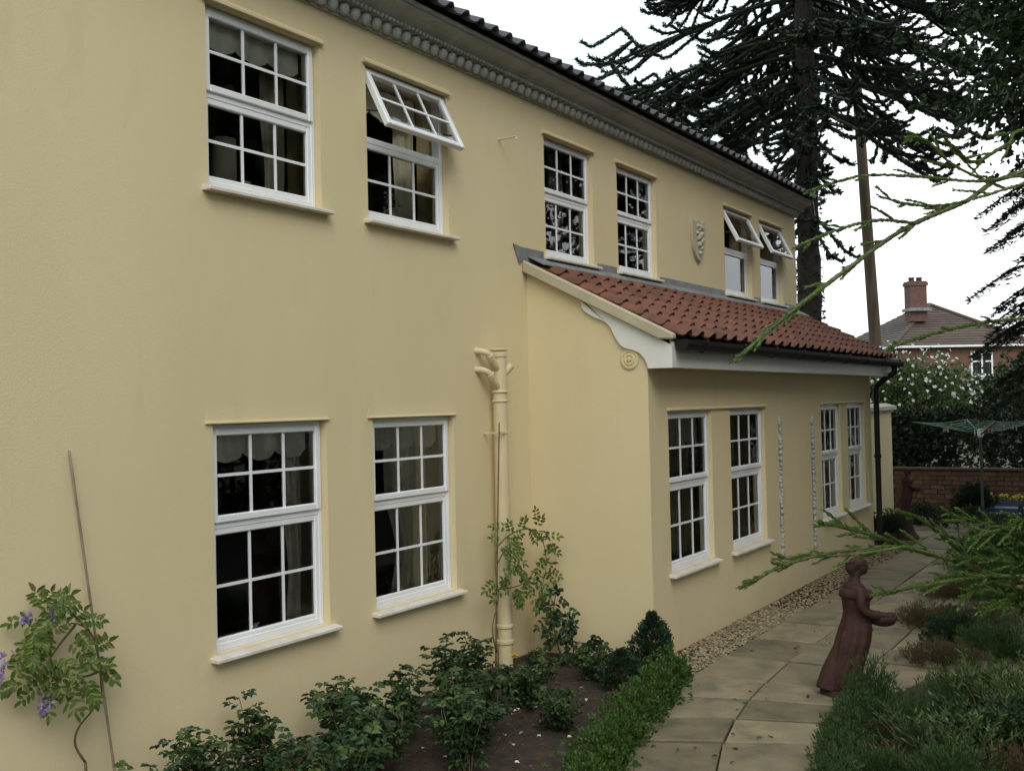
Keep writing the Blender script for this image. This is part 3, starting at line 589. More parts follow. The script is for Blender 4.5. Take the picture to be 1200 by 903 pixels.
bed('garden_bed', 2.0, 6.6, -6.5, -2.55, lambda X, Y: Y < np.interp(X, [2, 2.4, 3.7, 4.5, 5.0, 5.7, 6.3, 6.6], [-3.6, -3.5, -3.02, -2.76, -2.7, -2.68, -3.0, -4.0]), h=.03)
m = MB(); n = 900; P = np.c_[rng.uniform(2.6, 5.8, n), rng.uniform(-1.7, -.08, n), np.full(n, .055)]; P = P[P[:, 1] > edge(P[:, 0]) + .1]
m.leaves(P, unit(len(P)) * [1, 1, .2], np.array([0, 0, 1.]) + .4 * unit(len(P)), rng.uniform(.015, .04, len(P)), rng.uniform(.008, .02, len(P))); 
leafmat('bark_chip', (0.04, 0.022, 0.014), (0.15, 0.09, 0.05), 0, .9); o = tag(obj('bark_chips', m, 'bark_chip'), 'brown bark chips scattered over the rose bed soil', 'bark chips'); o['kind'] = 'stuff'
m = MB(); n = 46; P = np.c_[rng.uniform(3.2, 5.2, n), rng.uniform(-1.5, -.2, n), np.full(n, .06)]; P = P[P[:, 1] > edge(P[:, 0]) + .2]
m.leaves(P, unit(len(P)) * [1, 1, .15], np.array([0, 0, 1.]) + .4 * unit(len(P)), .03, .022, six=True); o = tag(obj('fallen_petals', m, 'rose_petal'), 'fallen cream rose petals lying on the bed', 'petals'); o['kind'] = 'stuff'

# ================================================================== PLANTS
def compound(m, base, d, nrm, L, n=5, ll=.05, lw=.03, droop=.15, six=True):
    """a pinnate leaf: rachis from base along d with n pairs + a terminal leaflet"""
    d = d / np.linalg.norm(d); s = np.cross(d, nrm); s /= np.linalg.norm(s) + 1e-9; nn = np.cross(s, d); P, DD, NN = [], [], []
    for k in range(n):
        t = (k + 1) / (n + .3); p = base + d * L * t - np.array([0, 0, 1]) * droop * L * t * t
        for sg in (-1, 1): P.append(p); DD.append(d * .45 + s * sg + rng.normal(size=3) * .1 - np.array([0, 0, .25])); NN.append(nn + rng.normal(size=3) * .2)
    P.append(base + d * L - np.array([0, 0, 1]) * droop * L); DD.append(d - np.array([0, 0, .3])); NN.append(nn)
    m.leaves(P, DD, NN, ll * rng.uniform(.8, 1.15, len(P)), lw, six=six)
def rose(seed, h, spread, nst, young=.15):
    """returns stems, leaves, young meshes in local space"""
    global rng
    rng = np.random.default_rng(seed); S, L, Yg = MB(), MB(), MB()
    for k in range(nst):
        a = rng.uniform(0, 6.28); r = spread * math.sqrt(rng.uniform(.05, 1)); hh = h * rng.uniform(.6, 1.0)
        tip = np.array([math.cos(a) * r, math.sin(a) * r, hh]); mid = tip * [.55, .55, .5] + rng.normal(size=3) * .03
        pts = bez([np.array([math.cos(a) * .03, math.sin(a) * .03, -.02]), mid, tip], 9); S.tube(pts, np.linspace(.006, .0025, 9), 5)
        for j in range(2, 9):
            for q in range(2 if j < 8 else 3):
                b = rng.uniform(0, 6.28); d = np.array([math.cos(b), math.sin(b), rng.uniform(-.1, .7)])
                T = Yg if (j >= 7 and rng.random() < young * 2) else L
                compound(T, pts[j], d, np.array([0, 0, 1.]) + rng.normal(size=3) * .25, rng.uniform(.07, .11), 2, rng.uniform(.042, .06), rng.uniform(.03, .04))
    return S, L, Yg
def meshes(parts, pre):
    out = []
    for nm, mb, mt in parts:
        if mb.n == 0: continue
        me = mb.mesh(pre + nm); me.materials.append(M[mt]); out.append((nm, me))
    return out
roseV = []
for sd0, h, sp_, ns in ((11, .55, .20, 9), (12, .42, .26, 12), (13, .62, .16, 7)):
    S, L, Yg = rose(sd0, h, sp_, ns); roseV.append(meshes([('stems', S, 'stem'), ('foliage', L, 'rose_leaf'), ('young_foliage', Yg, 'rose_young')], 'rose_%d_' % sd0))
rng = np.random.default_rng(21)
def plant(name, parts, loc, rz, sc, label, cat, group=None):
    t = thing(name, label, cat, loc, group); t.rotation_euler = (0, 0, rz); t.scale = (sc, sc, sc)
    for nm, me in parts: o = bpy.data.objects.new(nm, me); col.objects.link(o); o.parent = t
    return t
G = 'rose bushes in the bed along the house wall'
for k, (x, y, v, sc, lb) in enumerate([
    (1.55, -.42, 1, .85, 'low leafy rose bush at the foot of the leaning cane'),
    (2.05, -.36, 0, .80, 'rose bush between the cane and the nearest ground-floor window'),
    (2.5, -.32, 2, .82, 'upright rose bush below the cane side of the ground-floor window'),
    (2.95, -.62, 1, .95, 'spreading rose bush in front of the window nearest the cane'),
    (2.35, -.95, 1, .95, 'low rose bush at the open edge of the bed'),
    (3.15, -.34, 0, .78, 'rose bush with a bare shoot under the sill of the window nearest the cane'),
    (4.05, -.45, 2, .86, 'tall rose bush with cream blooms under the second ground-floor window'),
    (3.65, -.85, 1, .9, 'dense dark rose bush in the middle of the bed'),
    (4.55, -.30, 2, .74, 'thin upright rose shoot between the second window and the soil pipe'),
    (4.45, -.80, 1, .68, 'dark rose bush facing the soil pipe'),
    (5.05, -.55, 0, .44, 'small rose bush at the foot of the soil pipe'),
    (5.30, -.85, 1, .52, 'rose bush beside the extension side wall'),
    (4.1, -1.2, 1, .55, 'low rose bush beside the box edging'),
    (3.2, -1.15, 0, .75, 'rose bush at the edge of the bed by the path'),
    (3.45, -.5, 2, .8, 'leggy rose bush against the wall between the two windows')]):
    plant('rose_bush', roseV[v], (x, y, .02), k * 1.3, sc, lb, 'rose bush', G)
# rose blooms on the tall bush and one yellow bloom
def bloom(c, r, mt, label):
    m = MB(); P, DD, NN = [], [], []
    for k in range(16):
        a = k * 2.4; t = k / 16; d = np.array([math.cos(a) * (1 - t), math.sin(a) * (1 - t), .35 + t]); P.append(np.array(c) + [0, 0, -.01]); DD.append(d); NN.append(np.array([-math.cos(a), -math.sin(a), .8]))
    m.leaves(P, DD, NN, r, r * .95, six=True, fold=.3); return tag(obj('rose_bloom', m, mt), label, 'flower', 'rose blooms in the bed')
for k in range(5):
    p = onY(476 + k * 8 + (k % 2) * 9, 790 + (k * 7) % 26, -.52); bloom(p, .024, 'rose_petal', 'cream rose bloom on the tall bush under the second ground-floor window')
bloom(onY(603, 768, -.55), .03, 'yellow_petal', 'single yellow rose bloom at the foot of the soil pipe')

def tuft_cloud(m, P, outward, nl, L, W, spread=.6, six=False):
    """small leaves around shoot points P"""
    k = len(P); PP = np.repeat(P, nl, 0) + rng.normal(size=(k * nl, 3)) * L * .35; O = np.repeat(outward, nl, 0)
    m.leaves(PP, O + unit(k * nl) * spread, unit(k * nl) + np.array([0, 0, .6]), rng.uniform(.7, 1.2, k * nl) * L, W, six=six)
# box edging hedge
path = np.array([(2.5, -2.18), (3.05, -1.93), (3.55, -1.78), (4.05, -1.66), (4.55, -1.56), (5.05, -1.46), (5.5, -1.36)])
pp = bez(np.c_[path, np.zeros(len(path))], 200)
def hedge_strip(pp, w, h, n, nl, L, W, rough=.03):
    idx = rng.integers(0, len(pp), n); a = rng.uniform(-.15, math.pi + .15, n); rr = (rng.random(n) ** .35)
    tt = np.gradient(pp, axis=0); tt /= np.linalg.norm(tt, axis=1)[:, None]; sdv = np.c_[-tt[:, 1], tt[:, 0], np.zeros(len(pp))]
    wob = 1 + .18 * np.sin(idx * .21) + .1 * np.sin(idx * .53)
    off = np.c_[np.cos(a) * w, np.sin(a) * h] * rr[:, None] * wob[:, None]
    P = pp[idx] + sdv[idx] * off[:, :1] + np.array([0, 0, 1]) * (off[:, 1:] * .95 + .03) + rng.normal(size=(n, 3)) * rough
    P[:, 2] = np.maximum(P[:, 2], .02)
    O = sdv[idx] * np.cos(a)[:, None] + np.array([0, 0, 1]) * (np.sin(a)[:, None] + .5); m = MB(); tuft_cloud(m, P, O, nl, L, W); return m
t = thing('box_edging', 'low clipped box hedge curving along the path edge of the rose bed', 'hedge', (4.0, -1.66, 0))
obj('foliage', hedge_strip(pp, .13, .19, 2700, 9, .023, .015, .034), 'box_leaf', t)
m = MB(); [m.tube([pp[i] + [0, 0, -.01], pp[i] + [rng.uniform(-.05, .05), rng.uniform(-.05, .05), .15]], .006, 5) for i in range(4, 200, 8)]; obj('stems', m, 'stem', t)
def cone_shrub(name, loc, h, r, mt, label, n=900, nl=7, L=.022, W=.012, top=.25, cat='shrub', spik=0):
    t = thing(name, label, cat, loc); m = MB(); z = rng.random(n) ** .8; a = rng.uniform(0, 6.28, n); rad = r * (np.sin(np.pi * np.minimum(1, z * .8 + .2)) * (1 - top * z) + .05) * (rng.random(n) ** .3) * (1 + .2 * np.sin(3 * a + 5 * z))
    P = np.array(loc) + np.c_[np.cos(a) * rad, np.sin(a) * rad, z * h + .02]; O = np.c_[np.cos(a) * .7, np.sin(a) * .7, np.full(n, .7)]; tuft_cloud(m, P, O, nl, L, W); obj('foliage', m, mt, t)
    m = MB(); [m.tube([np.array(loc) + [0, 0, -.02], np.array(loc) + [rng.normal() * r * .3, rng.normal() * r * .3, h * .8]], [.01, .003], 5) for _ in range(6)]; obj('stems', m, 'stem', t)['kind'] = 'stuff'; return t
cone_shrub('box_shrub', (5.62, -1.16, 0), .44, .17, 'box_dark', 'upright dark box shrub at the extension corner', n=1000)
cone_shrub('box_shrub', (5.18, -1.12, 0), .26, .16, 'box_dark', 'low dark shrub between the box edging and the rose bushes', n=500)

# wisteria on the wall by the leaning cane
def cane(name, a, b, r, label, mt='cane'):
    m = MB(); k = 14; pts = np.array([np.array(a) + (np.array(b) - np.array(a)) * i / k for i in range(k + 1)]); rad = np.array([r * (1.12 if i % 2 else 1) for i in range(k + 1)]); m.tube(pts, rad, 8)
    return tag(smooth(obj(name, m, mt, None, a)), label, 'garden cane')
ca, cb = onY(81, 528, -.03), onY(131, 880, -.12); cb = cb + (cb - ca) * (cb[2] + .04) / (ca[2] - cb[2])
cane('bamboo_cane', cb, ca, .006, 'tall bamboo cane leaning on the blank wall with the wisteria')
t = thing('wisteria', 'wisteria with purple flower clusters trained up the leaning bamboo cane', 'climber', (1.74, -.12, 0))
pw = lambda u, v, y=-.06: onY(u, v, y)
S = MB(); stems = [[(100, 893), (88, 872), (92, 852), (108, 832), (120, 812)], [(120, 812), (117, 780), (112, 755), (104, 738), (88, 730), (70, 734)], [(88, 732), (72, 752), (58, 772)], [(118, 785), (100, 792), (82, 790), (60, 798)], [(104, 738), (80, 715), (55, 708)]]
for s_ in stems:
    pts = bez([pw(u, v, -.10 + .03 * random.random()) for u, v in s_], 14); S.tube(pts, np.linspace(.0065, .003, 14), 6)
b0 = pw(100, 893, -.1); S.tube(bez([b0 + [.02, 0, -b0[2] - .03], b0 + [.015, 0, -b0[2] * .5], b0], 8), .007, 6); smooth(obj('stem', S, 'stem', t))
L = MB()
for (u, v, du, dv, Lm) in [(52, 712, -.5, -.9, .10), (52, 712, .2, -1, .10), (60, 716, .9, -.6, .10), (46, 722, -1, 0, .12), (60, 722, -.8, .5, .12), (72, 728, -.6, -.4, .1), (84, 728, .3, -.8, .1), (95, 728, .7, -.2, .1), (70, 742, -1, .3, .12), (40, 738, -.4, .6, .12),
    (90, 738, .4, .6, .08), (55, 752, -.9, .2, .12), (62, 765, -.9, .6, .12), (58, 772, -.1, 1, .12), (70, 772, .6, .5, .1), (62, 792, -.9, .3, .14), (60, 796, -.2, 1, .13), (66, 798, .5, .9, .14), (78, 792, .2, 1, .14), (84, 790, .7, .9, .15), (90, 778, .7, -.4, .09),
    (108, 778, .9, -.3, .09), (112, 760, .8, -.8, .08), (118, 782, .7, .5, .08), (44, 768, -.7, .7, .12), (34, 748, -.6, 1, .12), (75, 780, -.3, .8, .11), (100, 795, .2, .8, .09), (80, 750, .5, .5, .1), (66, 705, .7, -.7, .09), (48, 730, .1, .8, .1), (54, 785, .6, -.3, .1), (24, 800, -.6, .1, .07), (62, 740, .2, -.6, .11), (30, 730, .4, .5, .1)]:
    p = pw(u, v, -.10 - .09 * random.random()); d = RT * du - UP * dv * 1.0 - np.array([0, 1, 0]) * rng.uniform(.05, .6); compound(L, p, d, np.array([-.5, -1, .8]), Lm, rng.integers(4, 7), rng.uniform(.042, .054), rng.uniform(.018, .024), .2)
obj('foliage', L, 'wisteria_leaf', t)
Fm = MB()
for (u0, v0, u1, v1) in ((3, 762, 0, 800), (54, 812, 50, 838), (66, 716, 60, 722), (36, 722, 28, 728)):
    a, b = pw(u0, v0, -.13), pw(u1, v1, -.13); n = 60; tt = rng.random(n)[:, None]; Pm = a + (b - a) * tt + rng.normal(size=(n, 3)) * (.018 * (1.15 - tt)); Fm.leaves(Pm, unit(n), unit(n), .02, .015)
obj('flowers', Fm, 'wisteria_flower', t)['kind'] = 'stuff'
# climber by the soil pipe with its cane
ca, cb = onY(585, 495, -.17), onY(581, 762, -.17); cb = cb + (cb - ca) * (cb[2] + .04) / (ca[2] - cb[2])
cane('bamboo_cane', cb, ca, .005, 'thin dark cane standing against the soil pipe', 'stem')
t = thing('wisteria', 'young wisteria looping out from the cane beside the soil pipe', 'climber', (5.2, -.16, 0))
S = MB(); L = MB(); yy = -.2
for s_ in ([(582, 764), (577, 735), (584, 700), (580, 660), (583, 640)], [(583, 640), (595, 628), (612, 620), (628, 622), (638, 640), (640, 665), (634, 690)], [(583, 690), (600, 688), (615, 682), (630, 664)], [(583, 660), (592, 645), (602, 650), (604, 668)], [(634, 690), (640, 712), (652, 735), (660, 760)]):
    pts = bez([onY(u, v, yy + .02 * random.random()) for u, v in s_], 16); S.tube(pts, np.linspace(.006, .0025, 16), 6)
for s_, n_ in (([(583, 640), (595, 628), (612, 620), (628, 622), (638, 640), (640, 665), (634, 690)], 15), ([(583, 690), (600, 688), (615, 682), (630, 664)], 8), ([(583, 660), (592, 645), (602, 650), (604, 668)], 5), ([(634, 690), (640, 712), (652, 735), (660, 760)], 9)):
    for p in bez([onY(u, v, yy) for u, v in s_], n_ + 2)[1:-1]: compound(L, p, unit(1)[0] * [1, .5, 1] - [0, .4, 0], np.array([-.4, -1, .7]), rng.uniform(.08, .12), rng.integers(3, 5), .045, .021, .2)
b0 = onY(582, 764, yy); S.tube([b0 * [1, 1, 0] + [0, 0, -.03], b0], .007, 6); b1 = onY(660, 760, yy); S.tube([b1 * [1, 1, 0] + [0, 0, -.03], b1], .006, 6)
smooth(obj('stem', S, 'stem', t))
for (u, v, du, dv) in [(600, 625, -.3, -.8), (595, 618, -1, -.2), (606, 624, .2, .9), (620, 619, .1, .8), (628, 618, .1, -1), (630, 612, -.3, -1), (636, 628, .8, -.2), (640, 640, .8, .3), (640, 650, -.6, .5), (641, 662, .7, .5), (637, 676, -.7, .4), (632, 684, .8, .3), (615, 682, -.3, .9), (606, 686, -.4, .9), (598, 688, -.5, -.6), (600, 690, .5, .8), (590, 690, -.9, .5), (586, 672, .8, -.3), (594, 648, .5, -.7), (598, 648, .8, .5), (602, 660, .6, .6), (588, 655, .8, -.6), (624, 672, .3, .9), (630, 668, .5, -.8), (583, 680, -.9, .3), (620, 690, .1, .8), (628, 690, .6, .5), (634, 700, -.6, .5), (640, 712, .7, .2), (645, 722, -.7, .3), (652, 735, .8, 0), (655, 745, -.8, .2)]:
    p = onY(u, v, yy - .05 * random.random()); d = RT * du - UP * dv - np.array([0, 1, 0]) * rng.uniform(0, .5); compound(L, p, d, np.array([-.4, -1, .7]), rng.uniform(.09, .13), rng.integers(3, 5), .048, .022, .2)
obj('foliage', L, 'wisteria_leaf', t)
t = thing('fallen_leaf_litter', 'few brown dead leaves lying on the paving slabs', 'leaf litter', (6, -2, .05)); n = 60; m = MB(); P = np.c_[rng.uniform(3.6, 10, n), rng.uniform(-2.5, -1.5, n), np.full(n, .058)]; P = P[P[:, 1] < edge(P[:, 0]) - .12]; m.leaves(P, unit(len(P)) * [1, 1, .15], np.array([0, 0, 1.]) + .5 * unit(len(P)), rng.uniform(.02, .045, len(P)), rng.uniform(.012, .022, len(P)), six=True); obj('leaves', m, 'bark_chip', t)['kind'] = 'stuff'; t['kind'] = 'stuff'
t = thing('climbing_rose', 'dark-leaved climbing rose on the extension side wall below the wisteria loop', 'rose', (5.62, -.22, 0)); S = MB(); L = MB()
for s_ in ([(668, 800), (655, 760), (648, 725), (652, 690)], [(668, 800), (672, 765), (668, 735), (662, 715)], [(668, 800), (690, 770), (700, 745)]):
    pts = bez([onX(u, v, 5.62 - .06 * random.random()) for u, v in s_], 12); S.tube(pts, np.linspace(.007, .003, 12), 5)
    for j in range(2, 12):
        for q in range(2): compound(L, pts[j], unit(1)[0] * [1, 1, .7] - [.4, .2, 0], np.array([-.8, -.4, .8]), .08, 2, .05, .036)
b0 = onX(668, 800, 5.6); S.tube([b0 * [1, 1, 0] + [0, 0, -.03], b0], .008, 6); smooth(obj('stem', S, 'stem', t)); obj('foliage', L, 'rose_leaf', t)

# right-hand garden: lavender edging, heathers, junipers
pp = bez([(2.9, -3.34, 0), (3.6, -3.04, 0), (4.2, -2.87, 0), (4.8, -2.79, 0), (5.15, -2.78, 0)], 200)
t = thing('lavender_edging', 'bushy green lavender edging along the garden side of the path', 'hedge', (4.3, -2.86, 0)); obj('foliage', hedge_strip(pp, .11, .17, 2000, 9, .024, .007, .028), 'juniper_leaf', t)
m = MB(); [m.tube([pp[i] + [0, 0, -.01], pp[i] + [rng.uniform(-.05, .05), rng.uniform(-.05, .05), .12]], .006, 5) for i in range(4, 200, 9)]; obj('stems', m, 'stem', t)['kind'] = 'stuff'
def needle_bush(name, loc, h, r, mt, label, n, L, W, cat='shrub', up=.9, nl=10):
    t = thing(name, label, cat, loc); m = MB(); d = unit(n); d[:, 2] = np.abs(d[:, 2]); rr = rng.random(n) ** .45
    P = np.array(loc) + d * rr[:, None] * [r, r, h] * (1 + .2 * np.sin(d[:, :1] * 7 + d[:, 1:2] * 5)) + [0, 0, .02]; O = d + [0, 0, up]; tuft_cloud(m, P, O, nl, L, W, .45); obj('foliage', m, mt, t)
    m = MB(); [m.tube([np.array(loc) + [0, 0, -.03], np.array(loc) + np.array([d[i][0] * r * .6, d[i][1] * r * .6, h * .6])], [.008, .003], 4) for i in range(min(n, 14))]; obj('stems', m, 'stem', t)['kind'] = 'stuff'; return t
def shoots(name, loc, h, r, n, label, mt, Lf, Wf, cat='plant'):
    """open plant of leafy upright shoots"""
    t = thing(name, label, cat, loc); S, L = MB(), MB(); l = np.array(loc, float)
    for k in range(n):
        a = rng.uniform(0, 6.28); q = r * math.sqrt(rng.random()); hh = h * rng.uniform(.55, 1.1); tip = l + [math.cos(a) * q * 1.3, math.sin(a) * q * 1.3, hh]; pts = bez([l + [math.cos(a) * q * .4, math.sin(a) * q * .4, -.02], l + [math.cos(a) * q * .7, math.sin(a) * q * .7, hh * .55], tip], 8); S.tube(pts, np.linspace(.004, .0015, 8), 4)
        m_ = int(hh * 130); f = rng.random(m_) * 6.99; i = f.astype(int); w = (f - i)[:, None]; p = pts[i] * (1 - w) + pts[i + 1] * w; L.leaves(p, unit(m_) * [1, 1, .4] + (pts[-1] - pts[0]) / hh * .7, unit(m_) + [0, 0, .8], Lf * rng.uniform(.6, 1.2, m_), Wf)
    obj('stems', S, 'stem_green', t)['kind'] = 'stuff'; obj('foliage', L, mt, t)
needle_bush('juniper', (5.28, -2.80, 0), .33, .19, 'juniper_leaf', 'feathery green juniper beside the foot of the basket statue', 520, .035, .006)
needle_bush('juniper', (5.75, -3.35, 0), .26, .36, 'juniper_leaf', 'low green juniper between the statue and the heathers', 800, .035, .006)
needle_bush('juniper', (5.0, -3.2, 0), .20, .30, 'juniper_leaf', 'flat spreading juniper behind the lavender edging', 640, .032, .006)
shoots('leafy_plant', (5.1, -3.55, 0), .42, .26, 26, 'tall leafy plant with reddish shoots behind the flat juniper', 'rose_young', .05, .014)
shoots('leafy_plant', (4.6, -3.22, 0), .24, .22, 26, 'low leafy plant with narrow blades by the lavender edging', 'grass_blade', .07, .009)
shoots('leafy_plant', (5.5, -3.75, 0), .38, .28, 28, 'broad leafy plant with pale tips at the edge of the garden bed', 'shrub_leaf', .055, .012)
shoots('leafy_plant', (4.25, -3.2, 0), .15, .20, 22, 'small grassy plant sprawling on the garden bed', 'grass_blade', .08, .008)
shoots('leafy_plant', (4.85, -3.75, 0), .36, .26, 24, 'dark leafy plant furthest into the garden bed', 'rose_leaf', .06, .022)
shoots('leafy_plant', (4.45, -3.45, 0), .30, .26, 34, 'bushy leafy plant filling the garden bed beside the grassy plant', 'shrub_leaf', .05, .014)
needle_bush('juniper', (4.95, -2.95, 0), .20, .22, 'juniper_leaf', 'small feathery juniper right behind the lavender edging', 460, .035, .006)
shoots('leafy_plant', (4.75, -3.5, 0), .30, .24, 34, 'rose-leaved plant in the middle of the garden bed', 'rose_leaf', .05, .026)
needle_bush('juniper', (4.1, -3.1, 0), .16, .2, 'juniper_leaf', 'low juniper beside the sprawling grassy plant', 400, .03, .006)
needle_bush('heather', (4.78, -2.98, 0), .10, .20, 'heather', 'flat brown heather beside the lavender edging', 380, .025, .005)
needle_bush('heather', (4.45, -3.75, 0), .16, .28, 'heather', 'brown heather at the outer corner of the garden bed', 420, .03, .005)
needle_bush('juniper', (4.15, -3.45, 0), .2, .25, 'juniper_leaf', 'spiky juniper between the bushy plant and the outer heather', 420, .035, .006)
needle_bush('heather', (4.35, -3.02, 0), .09, .18, 'heather', 'small brown heather next to the sprawling grassy plant', 300, .025, .005)
needle_bush('heather', (8.05, -2.62, 0.04), .17, .33, 'heather', 'brown heather clump growing out of the paving near the statue', 700, .03, .005)
needle_bush('heather', (8.35, -3.0, 0.04), .15, .36, 'heather', 'wide brown heather clump next to the rounded green shrub', 700, .03, .005)
needle_bush('heather', (9.5, -2.55, 0.04), .14, .30, 'heather', 'dark green heather clump furthest along the paving', 600, .03, .005)
needle_bush('heather', (6.75, -2.95, .04), .14, .30, 'heather', 'brown-green heather between the box mound and the junipers', 560, .03, .005)
needle_bush('juniper', (7.1, -3.3, .04), .26, .34, 'juniper_leaf', 'dense juniper tucked beside the box mound', 700, .04, .006)
needle_bush('juniper', (10.4, -2.75, .04), .26, .38, 'juniper_leaf', 'low juniper between the far heather and the large spreading juniper', 700, .045, .007)
needle_bush('box_mound', (7.45, -2.95, 0.04), .24, .28, 'box_dark', 'rounded dark green box mound on the paving', 900, .02, .012)
needle_bush('juniper', (9.3, -3.1, 0.04), .38, .36, 'juniper_leaf', 'upright light green juniper at the far paving edge', 900, .05, .006)
needle_bush('juniper', (11.5, -2.75, 0.04), .50, .55, 'juniper_leaf', 'large spreading juniper at the far side of the patio', 1100, .06, .008)
# ================================================================== STATUES
def ellip(m, c, r, n=14, k=10):
    V, F = [], []
    for i in range(k + 1):
        t = math.pi * i / k
        for j in range(n): a = 2 * math.pi * j / n; V.append((c[0] + r[0] * math.sin(t) * math.cos(a), c[1] + r[1] * math.sin(t) * math.sin(a), c[2] + r[2] * math.cos(t)))
    for i in range(k):
        for j in range(n): F.append((i * n + j, (i + 1) * n + j, (i + 1) * n + (j + 1) % n, i * n + (j + 1) % n))
    m.add(V, F)
def body_rings(m, rings, n=28, folds=0):
    V, F = [], []
    for (cx, z, rx, ry, fo) in rings:
        for j in range(n): a = 2 * math.pi * j / n; w = 1 + fo * math.sin(a * 9); V.append((cx + rx * w * math.cos(a), ry * w * math.sin(a), z))
    for i in range(len(rings) - 1):
        for j in range(n): F.append((i * n + j, i * n + (j + 1) % n, (i + 1) * n + (j + 1) % n, (i + 1) * n + j))
    F += [tuple(range(n))[::-1], tuple((len(rings) - 1) * n + j for j in range(n))]; m.add(V, F)
def remesh(o, vox, it=6):
    r = o.modifiers.new('remesh', 'REMESH'); r.mode = 'VOXEL'; r.voxel_size = vox; r.use_smooth_shade = True
    s = o.modifiers.new('smooth', 'SMOOTH'); s.iterations = it; s.factor = .5; return o
def maiden():
    B = MB()
    body_rings(B, [(.01, .03, .125, .12, .06), (.0, .09, .125, .12, .09), (.02, .17, .12, .12, .10), (.055, .26, .115, .118, .09), (.085, .36, .118, .122, .07), (.105, .44, .112, .115, .05), (.112, .50, .098, .102, .03), (.115, .545, .088, .094, .02), (.115, .60, .09, .102, .0), (.115, .66, .095, .115, .0), (.108, .71, .082, .122, 0), (.10, .745, .06, .105, 0), (.105, .765, .04, .055, 0), (.115, .80, .034, .036, 0), (.125, .835, .036, .038, 0)])
    B.tube(bez([(.02, 0, .36), (-.03, .005, .25), (-.075, 0, .14), (-.105, -.005, .03)], 12), np.linspace(.045, .085, 12), 12)     # gathered train
    for k_ in range(5): B.tube(bez([(.0 + .02 * k_, -.06 + .03 * k_, .42), (-.05, -.07 + .035 * k_, .22), (-.11, -.075 + .037 * k_, .03)], 9), .016, 6)
    ellip(B, (.185, .042, .675), (.040, .042, .042)); ellip(B, (.185, -.042, .675), (.040, .042, .042))
    ellip(B, (.150, 0, .865), (.056, .048, .064)); ellip(B, (.172, 0, .838), (.034, .030, .032))           # head, jaw
    ellip(B, (.206, 0, .860), (.012, .009, .014))                                                        # nose
    for s in (-1, 1):
        ellip(B, (.145, s * .049, .862), (.012, .006, .016))
        B.tube(bez([(.10, s * .105, .725), (.095, s * .128, .66), (.105, s * .128, .60), (.16, s * .12, .555), (.235, s * .085, .535), (.275, s * .05, .53)], 14), np.linspace(.036, .019, 14), 10)
        ellip(B, (.288, s * .045, .528), (.028, .016, .014))
        for f in range(4): B.tube(bez([(.298, s * (.058 - f * .011), .525), (.318, s * (.060 - f * .012), .512), (.318, s * (.060 - f * .012), .494)], 6), .0065, 6)
        B.tube([(.280, s * .03, .535), (.300, s * .018, .542)], .007, 6)
    H = MB(); ellip(H, (.132, 0, .888), (.066, .058, .052)); ellip(H, (.085, 0, .862), (.038, .045, .050)); ellip(H, (.090, 0, .905), (.048, .05, .036)); ellip(H, (.10, 0, .825), (.022, .035, .05))
    bl = MB(); body_rings(bl, [(.113, .655, .100, .118, .03), (.112, .675, .108, .126, .05), (.108, .70, .098, .124, .05), (.104, .72, .078, .116, .02)])
    bk = MB(); body_rings(bk, [(.30, .455, .045, .06, 0), (.30, .465, .075, .085, .02), (.30, .50, .098, .105, .02), (.30, .525, .104, .112, .02), (.30, .525, .090, .098, 0), (.30, .50, .080, .088, 0)])
    fr = MB()
    for k in range(12): a = rng.uniform(0, 6.28); r = rng.uniform(0, .06); ellip(fr, (.30 + r * math.cos(a), r * math.sin(a), .515 + rng.uniform(0, .015)), (.024, .024, .022), 8, 6)
    pl = MB(); pl.lathe([(.15, -.02), (.15, .02), (.14, .035)], n=24)
    return [('base', pl, None), ('figure', B, .008), ('hair', H, .008), ('ruffle', bl, None), ('basket', bk, None), ('basket_filling', fr, None)]
stm = maiden()
def statue(loc, sc, rz, label, z0=0):
    t = thing('garden_statue', label, 'statue', loc, 'terracotta garden statues'); t.rotation_euler = (0, 0, rz); t.scale = (sc,) * 3
    for nm, mb, vx in stm:
        o = bpy.data.objects.new(nm, mb.mesh(nm)); o.data.materials.append(M['terracotta']); col.objects.link(o); o.parent = t; smooth(o)
        if vx: remesh(o, vx)
    return t
fz = math.atan2(RT[1], RT[0])
statue((5.62, -2.52, .045), .96, fz + .1, 'terracotta maiden statue holding a basket at the edge of the path')
px = (13.8, -1.2)
m = MB(); m.lathe([(.21, .03), (.21, .07), (.19, .10), (.15, .16), (.125, .24), (.125, .32), (.15, .35), (.15, .37)], c=(*px, 0), n=24); tag(smooth(obj('pedestal', m, 'terracotta', None), 40), 'flared terracotta pedestal under the far statue by the extension end', 'pedestal')
statue((*px, .385), .66, fz + .1, 'smaller dark terracotta maiden statue raised on a flared pedestal')

# ================================================================== FAR END OF THE GARDEN
t = thing('garden_wall', 'cream rendered garden wall with moulded coping beyond the extension', 'wall', (15, -.5, 0))
m = MB(); m.box(13.25, 16.45, -.50, -.30, -.05, 1.74); obj('wall', m, 'render_cream', t)
m = MB(); m.box(13.2, 16.50, -.53, -.27, 1.74, 1.775); m.box(13.2, 16.54, -.57, -.23, 1.776, 1.83); m.prism([(-.57, 1.831), (-.23, 1.831), (-.40, 1.88)], 'x', 13.2, 16.54); obj('coping', m, 'stone_grey', t)
m = MB(); m.box(13.25, 16.452, -.506, -.5, -.02, .03); obj('damp_course', m, 'dpc', t)
